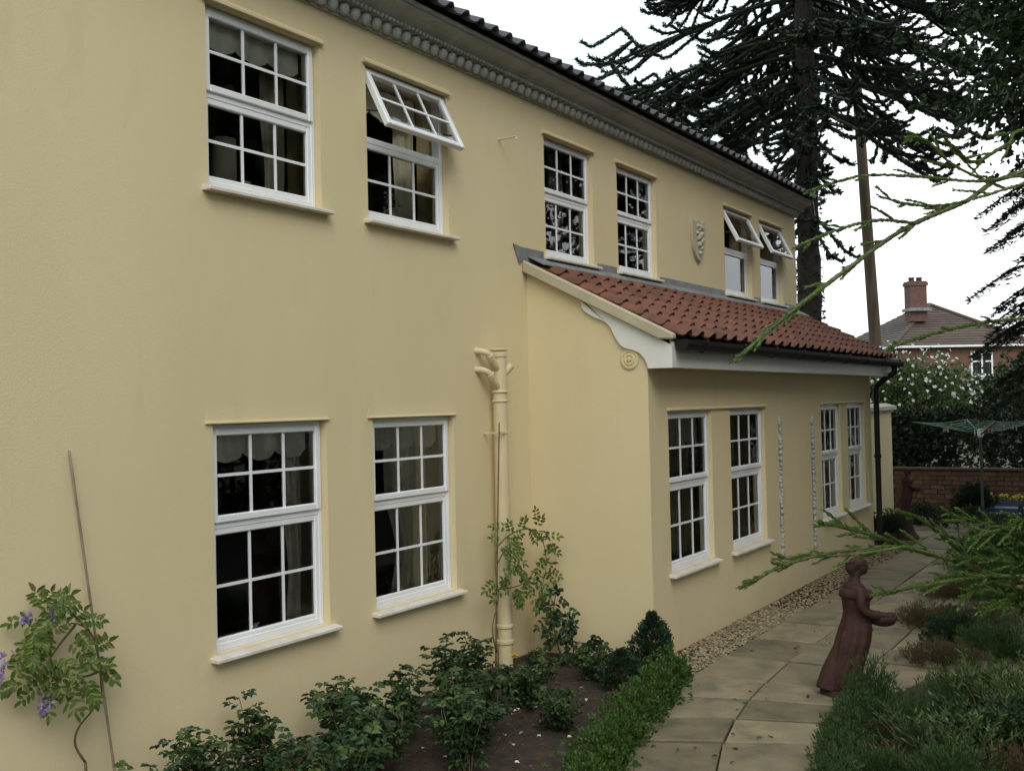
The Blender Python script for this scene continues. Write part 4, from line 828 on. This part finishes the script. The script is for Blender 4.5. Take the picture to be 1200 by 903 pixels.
# low brick wall, brick by brick
t = thing('brick_wall', 'low weathered brick garden wall across the far end of the patio', 'wall', (17.2, -2, 0))
m = MB(); m.box(17.22, 17.40, -7.0, -.25, -.05, .765); obj('mortar_core', m, 'mortar', t)
b = MB(); b.box(-.04, .10, -.1075, .1075, -.0325, .0325); bm_ = b.mesh('brick'); bm_.materials.append(M['brick'])
for r in range(10):
    for k in range(20):
        y = -.36 - k * .225 - (.1125 if r % 2 else 0)
        inst('brick', bm_, t, (17.24 + random.uniform(-.006, .004), y, .035 + r * .075))
m = MB()
m.box(17.18, 17.43, -7, -.25, .768, .80); obj('coping', m, 'brick', t)
def hedge_box(name, x0, x1, y0, y1, z0, z1, n, L, W, mt, label, nl=5):
    t = thing(name, label, 'hedge', ((x0 + x1) / 2, (y0 + y1) / 2, 0)); P = rng.random((n, 3)); f = rng.integers(0, 3, n); e = rng.random(n) < .5
    d = (rng.random(n) ** 2) * .22
    O = rng.normal(size=(n, 3)) * .3
    for k in range(3):
        s = f == k; P[s, k] = np.where(e[s], d[s], 1 - d[s]); O[s, k] = np.where(e[s], -1, 1)
    lo, hi = np.array([x0, y0, z0]), np.array([x1, y1, z1]); P = lo + P * (hi - lo); P += .10 * np.sin(P[:, [1, 2, 0]] * 4.3) + .06 * np.sin(P[:, [2, 0, 1]] * 9)
    m = MB(); tuft_cloud(m, P, O, nl, L, W, .8); obj('foliage', m, mt, t)
    m = MB(); nx = max(3, int(max(x1 - x0, y1 - y0) / .6))
    for i in range(nx):
        q = lo + (hi - lo) * (i + .5) / nx; cx, cy = (q[0], (y0 + y1) / 2) if x1 - x0 > y1 - y0 else ((x0 + x1) / 2, q[1]); m.tube([(cx, cy, -.05), (cx + rng.uniform(-.1, .1), cy + rng.uniform(-.1, .1), z1 * .8)], [.05, .02], 6)
    obj('stems', m, 'bark_dark', t)['kind'] = 'stuff'; return t
hedge_box('hedge', 17.9, 19.2, -7.5, .6, 0, 1.62, 9500, .09, .055, 'hedge_leaf', 'dark dense hedge standing behind the low brick wall')
hedge_box('low_hedge', 15.2, 15.9, -3.4, -1.05, 0, .30, 1500, .04, .025, 'hedge_leaf', 'low dark hedge on the patio in front of the brick wall')
# potted things
def pot(name, loc, r, h, mt, label, cat='pot'):
    m = MB(); m.lathe([(r * .7, 0), (r * .95, h * .85), (r * 1.05, h * .86), (r * 1.05, h), (r * .9, h), (r * .85, h * .8)], c=loc, n=18); return tag(smooth(obj(name, m, mt), 40), label, cat)
pot('flower_pot', (13.25, -1.12, .04), .13, .16, 'terracotta', 'small terracotta pot at the foot of the black downpipe')
needle_bush('pot_shrub', (13.25, -1.12, .19), .24, .24, 'box_dark', 'round dark shrub growing in the pot by the downpipe', 420, .03, .018)
pot('flower_pot', (16.3, -1.72, .04), .16, .22, 'black_plastic', 'dark pot holding the ball shrub before the brick wall')
t_ = needle_bush('ball_shrub', (16.3, -1.72, .24), .36, .30, 'hedge_leaf', 'dark ball shrub in a pot before the brick wall', 500, .04, .022)
t = thing('planter_trough', 'blue striped trough planter standing by the low brick wall', 'planter', (16.5, -2.25, .04))
m = MB(); m.prism([(-2.62, .10), (-1.88, .10), (-1.84, .34), (-2.66, .34)], 'x', 16.38, 16.62); obj('trough', m, 'blue_pot', t)
for z in (.16, .25):
    m = MB(); m.box(16.372, 16.38, -2.6, -1.9, z, z + .03); obj('stripe', m, 'ceramic', t)
for y in (-2.5, -2.0): m = MB(); m.box(16.4, 16.6, y - .05, y + .05, .03, .10); obj('foot', m, 'blue_pot', t)
t = thing('trough_flowers', 'yellow flowers growing in the blue trough planter', 'flowers', (16.5, -2.25, .34))
m = MB(); n = 120; P = np.c_[rng.uniform(16.4, 16.6, n), rng.uniform(-2.62, -1.88, n), rng.uniform(.36, .46, n)]; m.leaves(P, unit(n), unit(n), .045, .035, six=True); o = obj('blossoms', m, 'yellow_petal', t); o['kind'] = 'stuff'
m = MB(); n = 300; P = np.c_[rng.uniform(16.4, 16.6, n), rng.uniform(-2.62, -1.88, n), rng.uniform(.32, .41, n)]; m.leaves(P, unit(n) + [0, 0, .8], unit(n), .06, .02); o = obj('foliage', m, 'shrub_leaf', t); o['kind'] = 'stuff'
# rotary clothes dryer
RX, RY = 15.6, -1.95
t = thing('rotary_dryer', 'rotary clothes dryer with green lines and pegs standing before the dark hedge', 'clothes dryer', (RX, RY, .04))
m = MB(); m.tube([(RX, RY, .03), (RX, RY, 1.62)], .02, 8); obj('pole', m, 'steel', t)
m = MB(); m.lathe([(.03, 0), (.045, .03), (.045, .10), (.03, .13)], c=(RX, RY, 1.36), n=10); obj('hub', m, 'upvc', t)
tips = []
for k in range(4):
    a = k * math.pi / 2 + .35; tp = np.array([RX + .95 * math.cos(a), RY + .95 * math.sin(a), 1.60]); tips.append(tp); m = MB(); m.tube([(RX, RY, 1.40), tp], .011, 6); obj('arm', m, 'steel', t)
for r in range(5):
    f = .45 + r * .135; m = MB()
    for k in range(4):
        a = np.array([RX, RY, 1.40]) + (tips[k] - [RX, RY, 1.40]) * f; b_ = np.array([RX, RY, 1.40]) + (tips[(k + 1) % 4] - [RX, RY, 1.40]) * f; mid = (a + b_) / 2 - [0, 0, .035]; m.tube(bez([a, mid, b_], 7), .006, 5)
    obj('clothes_line', m, 'green_line', t)
for k in range(18):
    q = random.randrange(4); s = random.random(); f = random.choice([.45, .585, .72, .855, .99]); a = tips[q] * (1 - s) + tips[(q + 1) % 4] * s; c0 = np.array([RX, RY, 1.40]); p = c0 + (a - c0) * f - [0, 0, .03 * math.sin(math.pi * s)]
    m = MB(); m.box(p[0] - .008, p[0] + .008, p[1] - .008, p[1] + .008, p[2] - .06, p[2] + .012); obj('peg', m, 'peg', t)

# ================================================================== NEIGHBOUR'S HOUSE
nb = thing('neighbour_house', 'brick house with brown hipped roof and red chimney beyond the hedge', 'house', (60, 6.5, 0))
zE_, zA_ = 4.62, 7.0
near = onX(1047, 404, 58.); near = near * [1, 1, 0]
# house axes: right face runs away to the right, left face away to the left
d1 = np.array([.62, -.785, 0]); d2 = np.array([.785, .62, 0]); WL, WD = 8.0, 9.0
c00 = near; c10 = near + d1 * WL; c11 = c10 + d2 * WD; c01 = near + d2 * WD; Z = np.array([0, 0, 1.])
m = MB(); ins = .35; i00 = c00 + (d1 + d2) * ins; i10 = c10 + (-d1 + d2) * ins; i11 = c11 - (d1 + d2) * ins; i01 = c01 + (d1 - d2) * ins
m.add([*(p for p in (i00, i10, i11, i01)), *(p + Z * zE_ for p in (i00, i10, i11, i01))], [(0, 1, 5, 4), (1, 2, 6, 5), (2, 3, 7, 6), (3, 0, 4, 7)]); obj('wall', m, 'house_brick', nb)
ap = (c00 + c10) / 2 + d2 * 3.6 + Z * zA_; ap2 = (c01 + c11) / 2 - d2 * 3.6 + Z * zA_
m = MB(); e4 = [p + Z * zE_ for p in (c00, c10, c11, c01)]; m.add([*e4, ap, ap2], [(0, 1, 4), (1, 2, 5, 4), (2, 3, 5), (3, 0, 4, 5), (3, 2, 1, 0)]); nr = obj('roof', m, 'roof_brown', nb)
# tile courses as thin raised bands on the two visible slopes, and hip ridges
for (A, B_, Cc, Dd) in ((e4[0], e4[1], ap, ap), (e4[3], e4[0], ap, ap2)):
    n_ = np.cross(B_ - A, Cc - A); n_ /= np.linalg.norm(n_)
    if n_[2] < 0: n_ = -n_
    for k in range(16):
        f0, f1 = k / 16, (k + 1) / 16 
        L0, R0 = A + (Dd - A) * f0, B_ + (Cc - B_) * f0; L1, R1 = A + (Dd - A) * f1, B_ + (Cc - B_) * f1; cb = MB(); cb.add([L0 + n_ * .05, R0 + n_ * .05, R1 + n_ * .012, L1 + n_ * .012, L0 + n_ * .005, R0 + n_ * .005], [(0, 1, 2, 3), (4, 5, 1, 0)]); obj('tile_course', cb, 'roof_brown', nr)
for q in (e4[0], e4[1]):
    m = MB(); m.tube([q + Z * .06, ap + Z * .08], .11, 6); obj('hip_ridge', m, 'roof_brown', nr)
m = MB(); m.tube([ap + Z * .08, ap2 + Z * .08], .11, 6); obj('ridge', m, 'roof_brown', nr)
for (p, q, nn) in ((e4[0], e4[1], -d2), (e4[3], e4[0], -d1)):
    m = MB(); a, b_ = p + nn * .06, q + nn * .06; m.add([a - Z * .02, b_ - Z * .02, b_ - Z * .13, a - Z * .13, a - Z * .02 - nn * .12, b_ - Z * .02 - nn * .12, b_ - Z * .13 - nn * .12, a - Z * .13 - nn * .12], [(0, 1, 2, 3), (4, 5, 1, 0), (3, 2, 6, 7), (0, 3, 7, 4), (1, 5, 6, 2)]); obj('gutter', m, 'upvc', nb)
pc = onX(1073, 350, 61.); pc = np.array([pc[0], pc[1], 0.]); ch = MB()
def obox(mb, c, a, b, z0, z1):
    mb.add([c + d1 * sx * a + d2 * sy * b + Z * z for z in (z0, z1) for sx, sy in ((-1, -1), (1, -1), (1, 1), (-1, 1))], [(3, 2, 1, 0), (4, 5, 6, 7), (0, 1, 5, 4), (1, 2, 6, 5), (2, 3, 7, 6), (3, 0, 4, 7)])
obox(ch, pc, .48, .34, 6.0, 7.95); obox(ch, pc, .54, .40, 7.952, 8.12); obox(ch, pc, .50, .36, 8.122, 8.2); obj('chimney', ch, 'chimney_brick', nr)
for s in (-.22, .22):
    m = MB(); m.lathe([(.17, 8.2), (.15, 8.26), (.15, 8.36), (.18, 8.38), (.18, 8.42), (.11, 8.42)], c=tuple(pc + d1 * s), n=12); obj('chimney_pot', m, 'terracotta', nr)
m = MB(); obox(m, pc - d2 * .1 + d1 * .0, .62, .5, 6.55, 6.72); obj('chimney_flashing', m, 'lead', nr)
for (u, wd, ht) in ((1140, 1.25, 1.3),):
    # first-floor window on the right face
    wc = i00 + d1 * 4.75 + Z * 2.95; w = MB(); 
    w.add([wc + d1 * sx * wd / 2 - d2 * y_ + Z * z for y_ in (.06, -.02) for sx, z in ((-1, 0), (1, 0), (1, ht), (-1, ht))], [(0, 1, 2, 3), (0, 4, 5, 1), (1, 5, 6, 2), (2, 6, 7, 3), (3, 7, 4, 0)]); wo_ = obj('window', w, 'upvc', nb)
    for sx in (-.29, .29):
        for z0, z1 in ((.10, .72), (.80, 1.2)):
            w = MB(); w.add([wc + d1 * (sx + q * .24) - d2 * .066 + Z * z for q, z in ((-1, z0), (1, z0), (1, z1), (-1, z1))], [(0, 1, 2, 3)]); obj('pane', w, 'black_plastic', wo_)
    w = MB(); w.add([wc + d1 * sx * .72 - d2 * y_ + Z * z for z in (-.08, 0) for sx, y_ in ((-1, .12), (1, .12), (1, 0), (-1, 0))], [(3, 2, 1, 0), (4, 5, 6, 7), (0, 1, 5, 4), (1, 2, 6, 5), (3, 0, 4, 7)]); obj('sill', w, 'upvc', wo_)

# telegraph pole
ptop, pbot = onX(1003, 85, 24.), onX(1028, 430, 24.); ft = pbot + (pbot - ptop) * (pbot[2] + .1) / (ptop[2] - pbot[2])
t = thing('telegraph_pole', 'tall weathered wooden telegraph pole beyond the extension', 'pole', ft)
m = MB(); m.tube(np.array([ft + (ptop - ft) * f for f in np.linspace(0, 1, 8)]), np.linspace(.155, .11, 8), 12); smooth(obj('shaft', m, 'pole_wood', t), 40)
m = MB(); a_ = ptop - [0, 0, .25]; m.box(a_[0] - .06, a_[0] + .06, a_[1] - .45, a_[1] + .45, a_[2], a_[2] + .1); obj('crossarm', m, 'pole_wood', t)
for s in (-.38, .38): m = MB(); m.lathe([(.02, 0), (.035, .03), (.02, .06), (.03, .1)], c=(a_[0], a_[1] + s, a_[2] + .1), n=8); obj('insulator', m, 'ceramic', t)
for k, (dy, lb) in enumerate(((-.38, 'thin overhead wire running from the pole towards the brick house'), (.38, 'thin overhead wire running from the pole past the monkey puzzle'))):
    a = a_ + [0, dy, .16]; b_ = np.array([60, -6 + 26 * k, 7.0 + 2 * k]); m = MB(); m.tube(bez([a, (a + b_) / 2 - [0, 0, .8], b_], 16), .008, 4); tag(obj('wire', m, 'wire', None, a), lb, 'wire', 'overhead wires')

# ================================================================== TREES
def leaf_tree(name, loc, H, crown, label, mt, n, L, W, seed, trunk=.16, bark='bark_dark', limbs=9, nl=6, lean=(0, 0), cat='tree', group=None, clumps=60, clump_r=.55):
    """crown = (cx,cy,cz,rx,ry,rz) relative to loc"""
    global rng
    rng = np.random.default_rng(seed); t = thing(name, label, cat, loc, group); l = np.array(loc, float); cx, cy, cz, rx, ry, rz = crown; cc = l + [cx, cy, cz]
    T = MB(); tp = cc + [0, 0, rz * .55]; pts = bez([l + [0, 0, -.1], l + [(cx + lean[0]) * .3, (cy + lean[1]) * .3, H * .3], cc - [0, 0, rz * .3], tp], 14); T.tube(pts, np.linspace(trunk, trunk * .2, 14), 10); smooth(obj('trunk', T, bark, t))
    Lb = MB(); d = unit(clumps); d[:, 2] = d[:, 2] * .95; rr = rng.uniform(.55, 1.0, clumps); C = cc + d * rr[:, None] * [rx, ry, rz]
    for i in range(clumps):
        s = pts[rng.integers(6, 13)]; mid = (s + C[i]) / 2 + rng.normal(size=3) * .15; Lb.tube(bez([s, mid, C[i]], 7), np.linspace(trunk * .28, .012, 7), 5)
    obj('limbs', Lb, bark, t)
    m = MB(); idx = rng.integers(0, clumps, n); q = rng.normal(size=(n, 3)); P = C[idx] + q * clump_r * [.55, .55, .38] * rng.uniform(.6, 1.3, clumps)[idx][:, None]; O = (P - cc) / [rx, ry, rz] + rng.normal(size=(n, 3)) * .4
    tuft_cloud(m, P, O, nl, L, W, .9); obj('crown', m, mt, t); return t
# dark evergreen on the right whose crown hangs into view
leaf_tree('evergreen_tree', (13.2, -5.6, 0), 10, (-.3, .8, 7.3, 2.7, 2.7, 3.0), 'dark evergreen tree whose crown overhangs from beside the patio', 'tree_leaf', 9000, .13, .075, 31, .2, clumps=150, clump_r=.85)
# monkey puzzle
def monkey(loc, H, label):
    global rng
    rng = np.random.default_rng(77); t = thing('monkey_puzzle_tree', label, 'tree', loc); l = np.array(loc, float)
    T = MB(); k = 60; zz = np.linspace(-.1, H, k); rad = np.interp(zz, [0, 4, 9, H], [.27, .225, .18, .05]) * (1 + rng.normal(size=k) * .05); T.tube(np.c_[l[0] + .02 * zz, np.full(k, l[1]), zz], rad, 14)
    n = 900; z = rng.uniform(1, 9, n); a = rng.uniform(0, 6.28, n); r = np.interp(z, [0, 4, 9], [.27, .225, .18]); P = np.c_[l[0] + .02 * z + np.cos(a) * r * .97, l[1] + np.sin(a) * r * .97, z]; T.leaves(P, np.c_[np.cos(a), np.sin(a), rng.normal(size=n) - .6], np.c_[np.cos(a), np.sin(a), np.zeros(n)] + .5 * unit(n), .09, .06)
    obj('trunk', T, 'bark_dark', t)
    B = MB(); S_P, S_D, S_N, S_L = [], [], [], []
    def rope(pts, r0, r1):
        k = len(pts); B.tube(pts, np.linspace(r0, r1, k), 6); ln = np.linalg.norm(np.diff(pts, axis=0), axis=1).sum(); n = int(ln * 75); f = rng.random(n) * (k - 1.001); i = f.astype(int); w = (f - i)[:, None]
        p = pts[i] * (1 - w) + pts[i + 1] * w; tg = pts[i + 1] - pts[i]; tg /= np.linalg.norm(tg, axis=1)[:, None] + 1e-9; o = np.cross(tg, unit(n)); o /= np.linalg.norm(o, axis=1)[:, None] + 1e-9
        S_P.append(p + o * r1 * .6); S_D.append(o * .75 + tg); S_N.append(o); S_L.append(np.full(n, .078))
    def limb(s, a, le, dr, curl, nsub, r0=.05, sub=(.22, .36)):
        h = np.array([math.cos(a), math.sin(a), 0]); sd2 = np.cross(h, Z)
        pts = bez([s, s + h * le * .3 - Z * dr * .16 * le, s + h * le * .65 - Z * dr * .62 * le, s + h * le * .9 - Z * dr * .92 * le, s + h * le * 1.03 - Z * (dr * .92 - curl) * le], 16); rope(pts, r0, .030)
        for j in range(nsub):
            i = 3 + int(12.4 * (j + rng.random()) / nsub); sg = 1 if j % 2 else -1; l2 = min(1.25, le * rng.uniform(*sub)) * (1.1 - i / 30); b0 = pts[i]; dd = h * rng.uniform(.7, 1.1) + sd2 * sg * rng.uniform(.25, .8); dd /= np.linalg.norm(dd); sag = rng.uniform(.25, .8)
            rope(bez([b0, b0 + dd * l2 * .45 - Z * sag * .38 * l2, b0 + dd * l2 * .85 - Z * sag * .66 * l2, b0 + dd * l2 * 1.12 - Z * (sag * .60 - .08) * l2], 9), .034, .026)
    for k in range(17):      # short drooping twigs low on the trunk
        z = rng.uniform(5.2, 7.0); a = rng.uniform(0, 6.28); limb(l + [.02 * z, 0, z], a, rng.uniform(.5, 1.25), rng.uniform(.5, 1.1), rng.uniform(0, .1), 3, .028, (.25, .4))
    z = 7.45
    while z < H - .3:
        Lz = np.interp(z, [7.0, 7.8, 9, 11, H], [2.4, 3.1, 3.5, 3.3, .6])
        for q in range(6 if z < 8.0 else 8):
            a = rng.uniform(0, 6.28); limb(l + [.02 * z, 0, z + rng.uniform(-.2, .2)], a, Lz * rng.uniform(.75, 1.1), np.interp(z, [7, 9, 12, H], [.55, .40, .12, -.5]) * rng.uniform(.6, 1.3), rng.uniform(.05, .14), 15, .05, (.30, .46))
        z += rng.uniform(.42, .55)
    B.leaves(np.concatenate(S_P), np.concatenate(S_D), np.concatenate(S_N), np.concatenate(S_L), .035)
    obj('crown', B, 'monkey_leaf', t); return t
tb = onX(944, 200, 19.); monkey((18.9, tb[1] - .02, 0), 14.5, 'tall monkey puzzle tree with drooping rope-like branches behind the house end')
# conifer on the right edge: layered flat sprays
def conifer(name, loc, H, Rb, label, mt, seed, per=9, dens=1.0, droop=.25, group=None, L=.10, W=.03, z0=.5):
    global rng
    rng = np.random.default_rng(seed); t = thing(name, label, 'tree', loc, group); l = np.array(loc, float); T = MB(); T.tube([l + [0, 0, -.1], l + [0, 0, H * .5], l + [0, 0, H]], [.16, .1, .02], 8); obj('trunk', T, 'bark_dark', t); Bm = MB(); Lm = MB(); z = z0
    while z < H:
        le0 = min(1.35, Rb * (1 - z / H) ** .75 + .15)
        for q in range(per):
            a = rng.uniform(0, 6.28); le = le0 * rng.uniform(.7, 1.15); h = np.array([math.cos(a), math.sin(a), 0]); s = l + [0, 0, z + rng.uniform(-.15, .15)]; pts = bez([s, s + h * le * .5 + Z * .06 * le, s + h * le - Z * droop * le], 9); Bm.tube(pts, np.linspace(.03, .006, 9), 4)
            n = int(130 * le * dens); f = rng.random(n) ** .8 * 7.9; i = f.astype(int); w = (f - i)[:, None]; p = pts[i] * (1 - w) + pts[i + 1] * w; sdv = np.cross(h, Z); off = rng.normal(size=n) * .16 * le * (1.1 - f / 9); p = p + sdv * off[:, None] - Z * (np.abs(off) * .4 + rng.random(n) * .06)[:, None]
            Lm.leaves(p, h * .8 + sdv * np.sign(off)[:, None] * .7 + rng.normal(size=(n, 3)) * .35, Z + rng.normal(size=(n, 3)) * .4, L * rng.uniform(.7, 1.3, n), W)
        z += .30
    obj('limbs', Bm, 'bark_dark', t); obj('crown', Lm, mt, t); return t
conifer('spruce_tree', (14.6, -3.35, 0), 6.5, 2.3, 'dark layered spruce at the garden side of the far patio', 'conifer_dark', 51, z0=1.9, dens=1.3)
# flowering shrub and trees behind the hedge
leaf_tree('flowering_shrub', (22.5, .55, 0), 3.0, (0, 0, 1.75, 1.15, 1.25, 1.15), 'rounded green shrub dotted with white flowers behind the hedge', 'shrub_leaf', 4200, .09, .04, 61, .06, clumps=60, clump_r=.5, cat='shrub')
rng = np.random.default_rng(62); n = 420; d = unit(n); d[:, 2] = np.abs(d[:, 2]); P = np.array([22.5, .55, 1.75]) + d * [1.4, 1.5, 1.35] * rng.uniform(.85, 1.08, n)[:, None]; m = MB(); m.leaves(P, unit(n), d + .5 * unit(n), .09, .07); fs = [o for o in bpy.data.objects if o.name.startswith('flowering_shrub')][0]; o = obj('blossoms', m, 'white_petal', fs); o['kind'] = 'stuff'
leaf_tree('garden_tree', (24.5, -1.6, 0), 4.2, (0, 0, 1.5, 1.7, 1.6, 1.1), 'dark green tree filling the gap behind the hedge', 'tree_leaf', 2600, .12, .06, 63, .1, clumps=60, clump_r=.6)
# boundary planting across the garden (seen in the window glass), with shade trees added
hedge_box('hedge', -6, 16, -10.2, -9.0, 0, 2.3, 5200, .13, .08, 'hedge_leaf', 'long boundary hedge facing the house across the garden')
Gt = 'trees along the garden boundary facing the house'
for k, (x, y, H, r, lb) in enumerate(((8.6, -7.4, 10.0, 2.7, 'broad dark shade tree added in the garden opposite the extension windows'), (5.6, -9.6, 9.0, 2.5, 'dark shade tree added in the garden behind the junipers'), (11.6, -8.6, 10.5, 2.8, 'tall dark shade tree added in the garden beside the evergreen'), (0.5, -12.5, 10.5, 3.4, 'broad dark tree on the boundary opposite the leaning cane'), (6.8, -12.8, 11, 3.6, 'tall dark tree on the boundary opposite the soil pipe'), (13.5, -12.0, 10.5, 3.4, 'round dark tree on the boundary opposite the extension'), (24.5, -13.0, 8.0, 2.4, 'dark tree beyond the patio in line with the spruce'), (31, -10.5, 6.2, 2.6, 'distant dark tree past the end of the brick wall'), (38, -17, 7.5, 3.0, 'distant tall tree behind the garden boundary'))):  # trees standing inside the garden are unseen, added to shade the extension front
    leaf_tree('boundary_or_shade_tree', (x, y, 0), H, (0, 0, H * .58, r, r, H * .40), lb, 'tree_leaf', 2600, .28, .17, 80 + k, .2, group=Gt, clumps=60, clump_r=1.0)

# ================================================================== CYPRESS BESIDE THE CAMERA
rng = np.random.default_rng(91)
root = dep(1640, 460, 1.8); root = np.array([root[0], root[1], 0.])
t = thing('cypress', 'bright green cypress whose long sprays reach across in front of the path', 'conifer', tuple(root))
tw = MB(); lf = MB()
m = MB(); m.tube(bez([root + [0, 0, -.05], root + [.02, .01, 1.0], root + [0, .02, 2.0], root + [.02, 0, 3.0]], 12), np.linspace(.035, .012, 12), 10); smooth(obj('trunk', m, 'bark', t))
def spray(pts, r0, r1, side=0, lvl=0, dens=1.0):
    k = len(pts); tw.tube(pts, np.linspace(r0, r1, k), 6); ln = np.linalg.norm(np.diff(pts, axis=0), axis=1).sum(); n = int(ln * 750 * dens); f = rng.random(n) * (k - 1.001); i = f.astype(int); w = (f - i)[:, None]
    p = pts[i] * (1 - w) + pts[i + 1] * w; tg = pts[i + 1] - pts[i]; tg /= np.linalg.norm(tg, axis=1)[:, None] + 1e-9; o = np.cross(tg, unit(n)); o /= np.linalg.norm(o, axis=1)[:, None] + 1e-9; rr = (r0 + (r1 - r0) * f / (k - 1))[:, None]
    lf.leaves(p + o * rr * .7, tg + o * .2, o, rng.uniform(.006, .0105, n), .0028, fold=.15)
def branch(px, d0, d1, r0=.005, r1=.0022, nt=10, tl=.09, seed=0, skip=.1):
    r0 *= .75; r1 *= .68
    if d0 is None: pts = bez(px, 26)
    else: dd = np.linspace(d0, d1, len(px)); pts = bez([dep(u, v, q) for (u, v), q in zip(px, dd)], 26)
    spray(pts, r0, r1)
    T_ = np.gradient(pts, axis=0); T_ /= np.linalg.norm(T_, axis=1)[:, None]
    for j in range(nt):
        f = skip + (1 - skip) * (j + .5) / nt; i = min(24, int(f * 25)); s = 1 if j % 2 else -1; tg = T_[i]; sd3 = np.cross(tg, FW); sd3 /= np.linalg.norm(sd3); l2 = tl * rng.uniform(.5, 1.1) * (1.15 - f * .6); dirv = tg * .93 + sd3 * s * rng.uniform(.15, .42) + FW * rng.uniform(-.25, .25)
        q = bez([pts[i], pts[i] + dirv * l2 * .5, pts[i] + dirv * l2 + tg * l2 * .15], 7); spray(q, r1 * 1.0, r1 * .75)
        for e_ in range(1 if nt > 8 else 0):
            b0 = q[2 + e_ * 2]; d3 = tg + sd3 * (s if e_ else -s) * .35 + FW * rng.uniform(-.3, .3); spray(bez([b0, b0 + d3 * l2 * .2, b0 + d3 * l2 * .42], 5), r1 * .9, r1 * .7)
rt = lambda v: (1640, v - 10)
branch([rt(170), (1230, 195), (1130, 237), (1060, 268), (1000, 310), (940, 355), (900, 388), (860, 424)], 1.75, 1.35, .0055, .0032, 9, .05, skip=.3)
branch([(1230, 200), (1150, 212), (1090, 208), (1020, 205), (975, 215), (945, 225)], 1.7, 1.45, .003, .0018, 6, .05)
branch([(1200, 215), (1120, 238), (1070, 240), (1030, 230)], 1.65, 1.5, .003, .002, 5, .05)
branch([(1180, 222), (1120, 195), (1085, 165), (1065, 160)], 1.68, 1.6, .003, .002, 6, .06)
branch([(1075, 262), (1030, 258), (985, 268), (930, 290)], 1.56, 1.42, .003, .002, 4, .05)
branch([rt(180), (1240, 150), (1180, 170), (1140, 190), (1110, 165)], 1.8, 1.6, .004, .002, 8, .07)
branch([rt(330), (1220, 370), (1150, 378), (1090, 392), (1040, 408)], 1.8, 1.6, .004, .0018, 5, .03, skip=.3)
branch([rt(700), (1220, 690), (1140, 662), (1085, 648), (1040, 632), (1000, 620), (960, 612)], 1.75, 1.45, .005, .0024, 12, .075, skip=.2)
branch([(1100, 650), (1050, 640), (990, 645), (940, 655), (905, 668), (866, 689)], 1.6, 1.38, .003, .0026, 9, .05, skip=.1)
branch([(1060, 640), (1010, 648), (950, 652), (905, 655)], 1.55, 1.45, .003, .002, 5, .04)
branch([rt(690), (1220, 675), (1150, 675), (1080, 686), (1022, 697)], 1.75, 1.5, .004, .0022, 7, .05, skip=.3)
branch([rt(660), (1210, 680), (1140, 655), (1105, 628), (1075, 606), (1043, 597)], 1.8, 1.55, .004, .0022, 5, .04, skip=.4)
for (v0, px) in ((640, [(1240, 640), (1190, 625), (1150, 612), (1110, 602)]), (650, [(1240, 660), (1190, 648), (1150, 640), (1105, 626)]), (690, [(1240, 690), (1190, 680), (1140, 672), (1100, 676)]), (700, [(1240, 712), (1190, 700), (1150, 690), (1130, 702)]), (620, [(1240, 610), (1200, 612), (1165, 622), (1135, 632)]), (660, [(1240, 665), (1200, 660), (1160, 655), (1120, 652)]), (700, [(1240, 720), (1200, 712), (1175, 706), (1150, 715)])):
    branch([rt(v0)] + px, 1.78, 1.6, .0035, .0018, 9, .07, skip=.3)
for k in range(46):      # the rest of the plant around its own stem
    z = .25 + 2.7 * k / 46; a = rng.uniform(0, 6.28); h = np.array([math.cos(a), math.sin(a), 0.])
    if h @ RT < 0.05: h = h - RT * (h @ RT) * 2.0 + RT * .1
    h[2] = 0; h /= np.linalg.norm(h); le = rng.uniform(.35, .6) * (1.15 - z / 4); s0 = root + [0, .01, z]
    branch([s0, s0 + h * le * .5 + Z * .12 * le, s0 + h * le * .85 + Z * .12 * le, s0 + h * le + Z * .02], None, None, .004, .002, 10, .16, skip=.15)
obj('branches', tw, 'stem_green', t); obj('foliage', lf, 'cypress_leaf', t)
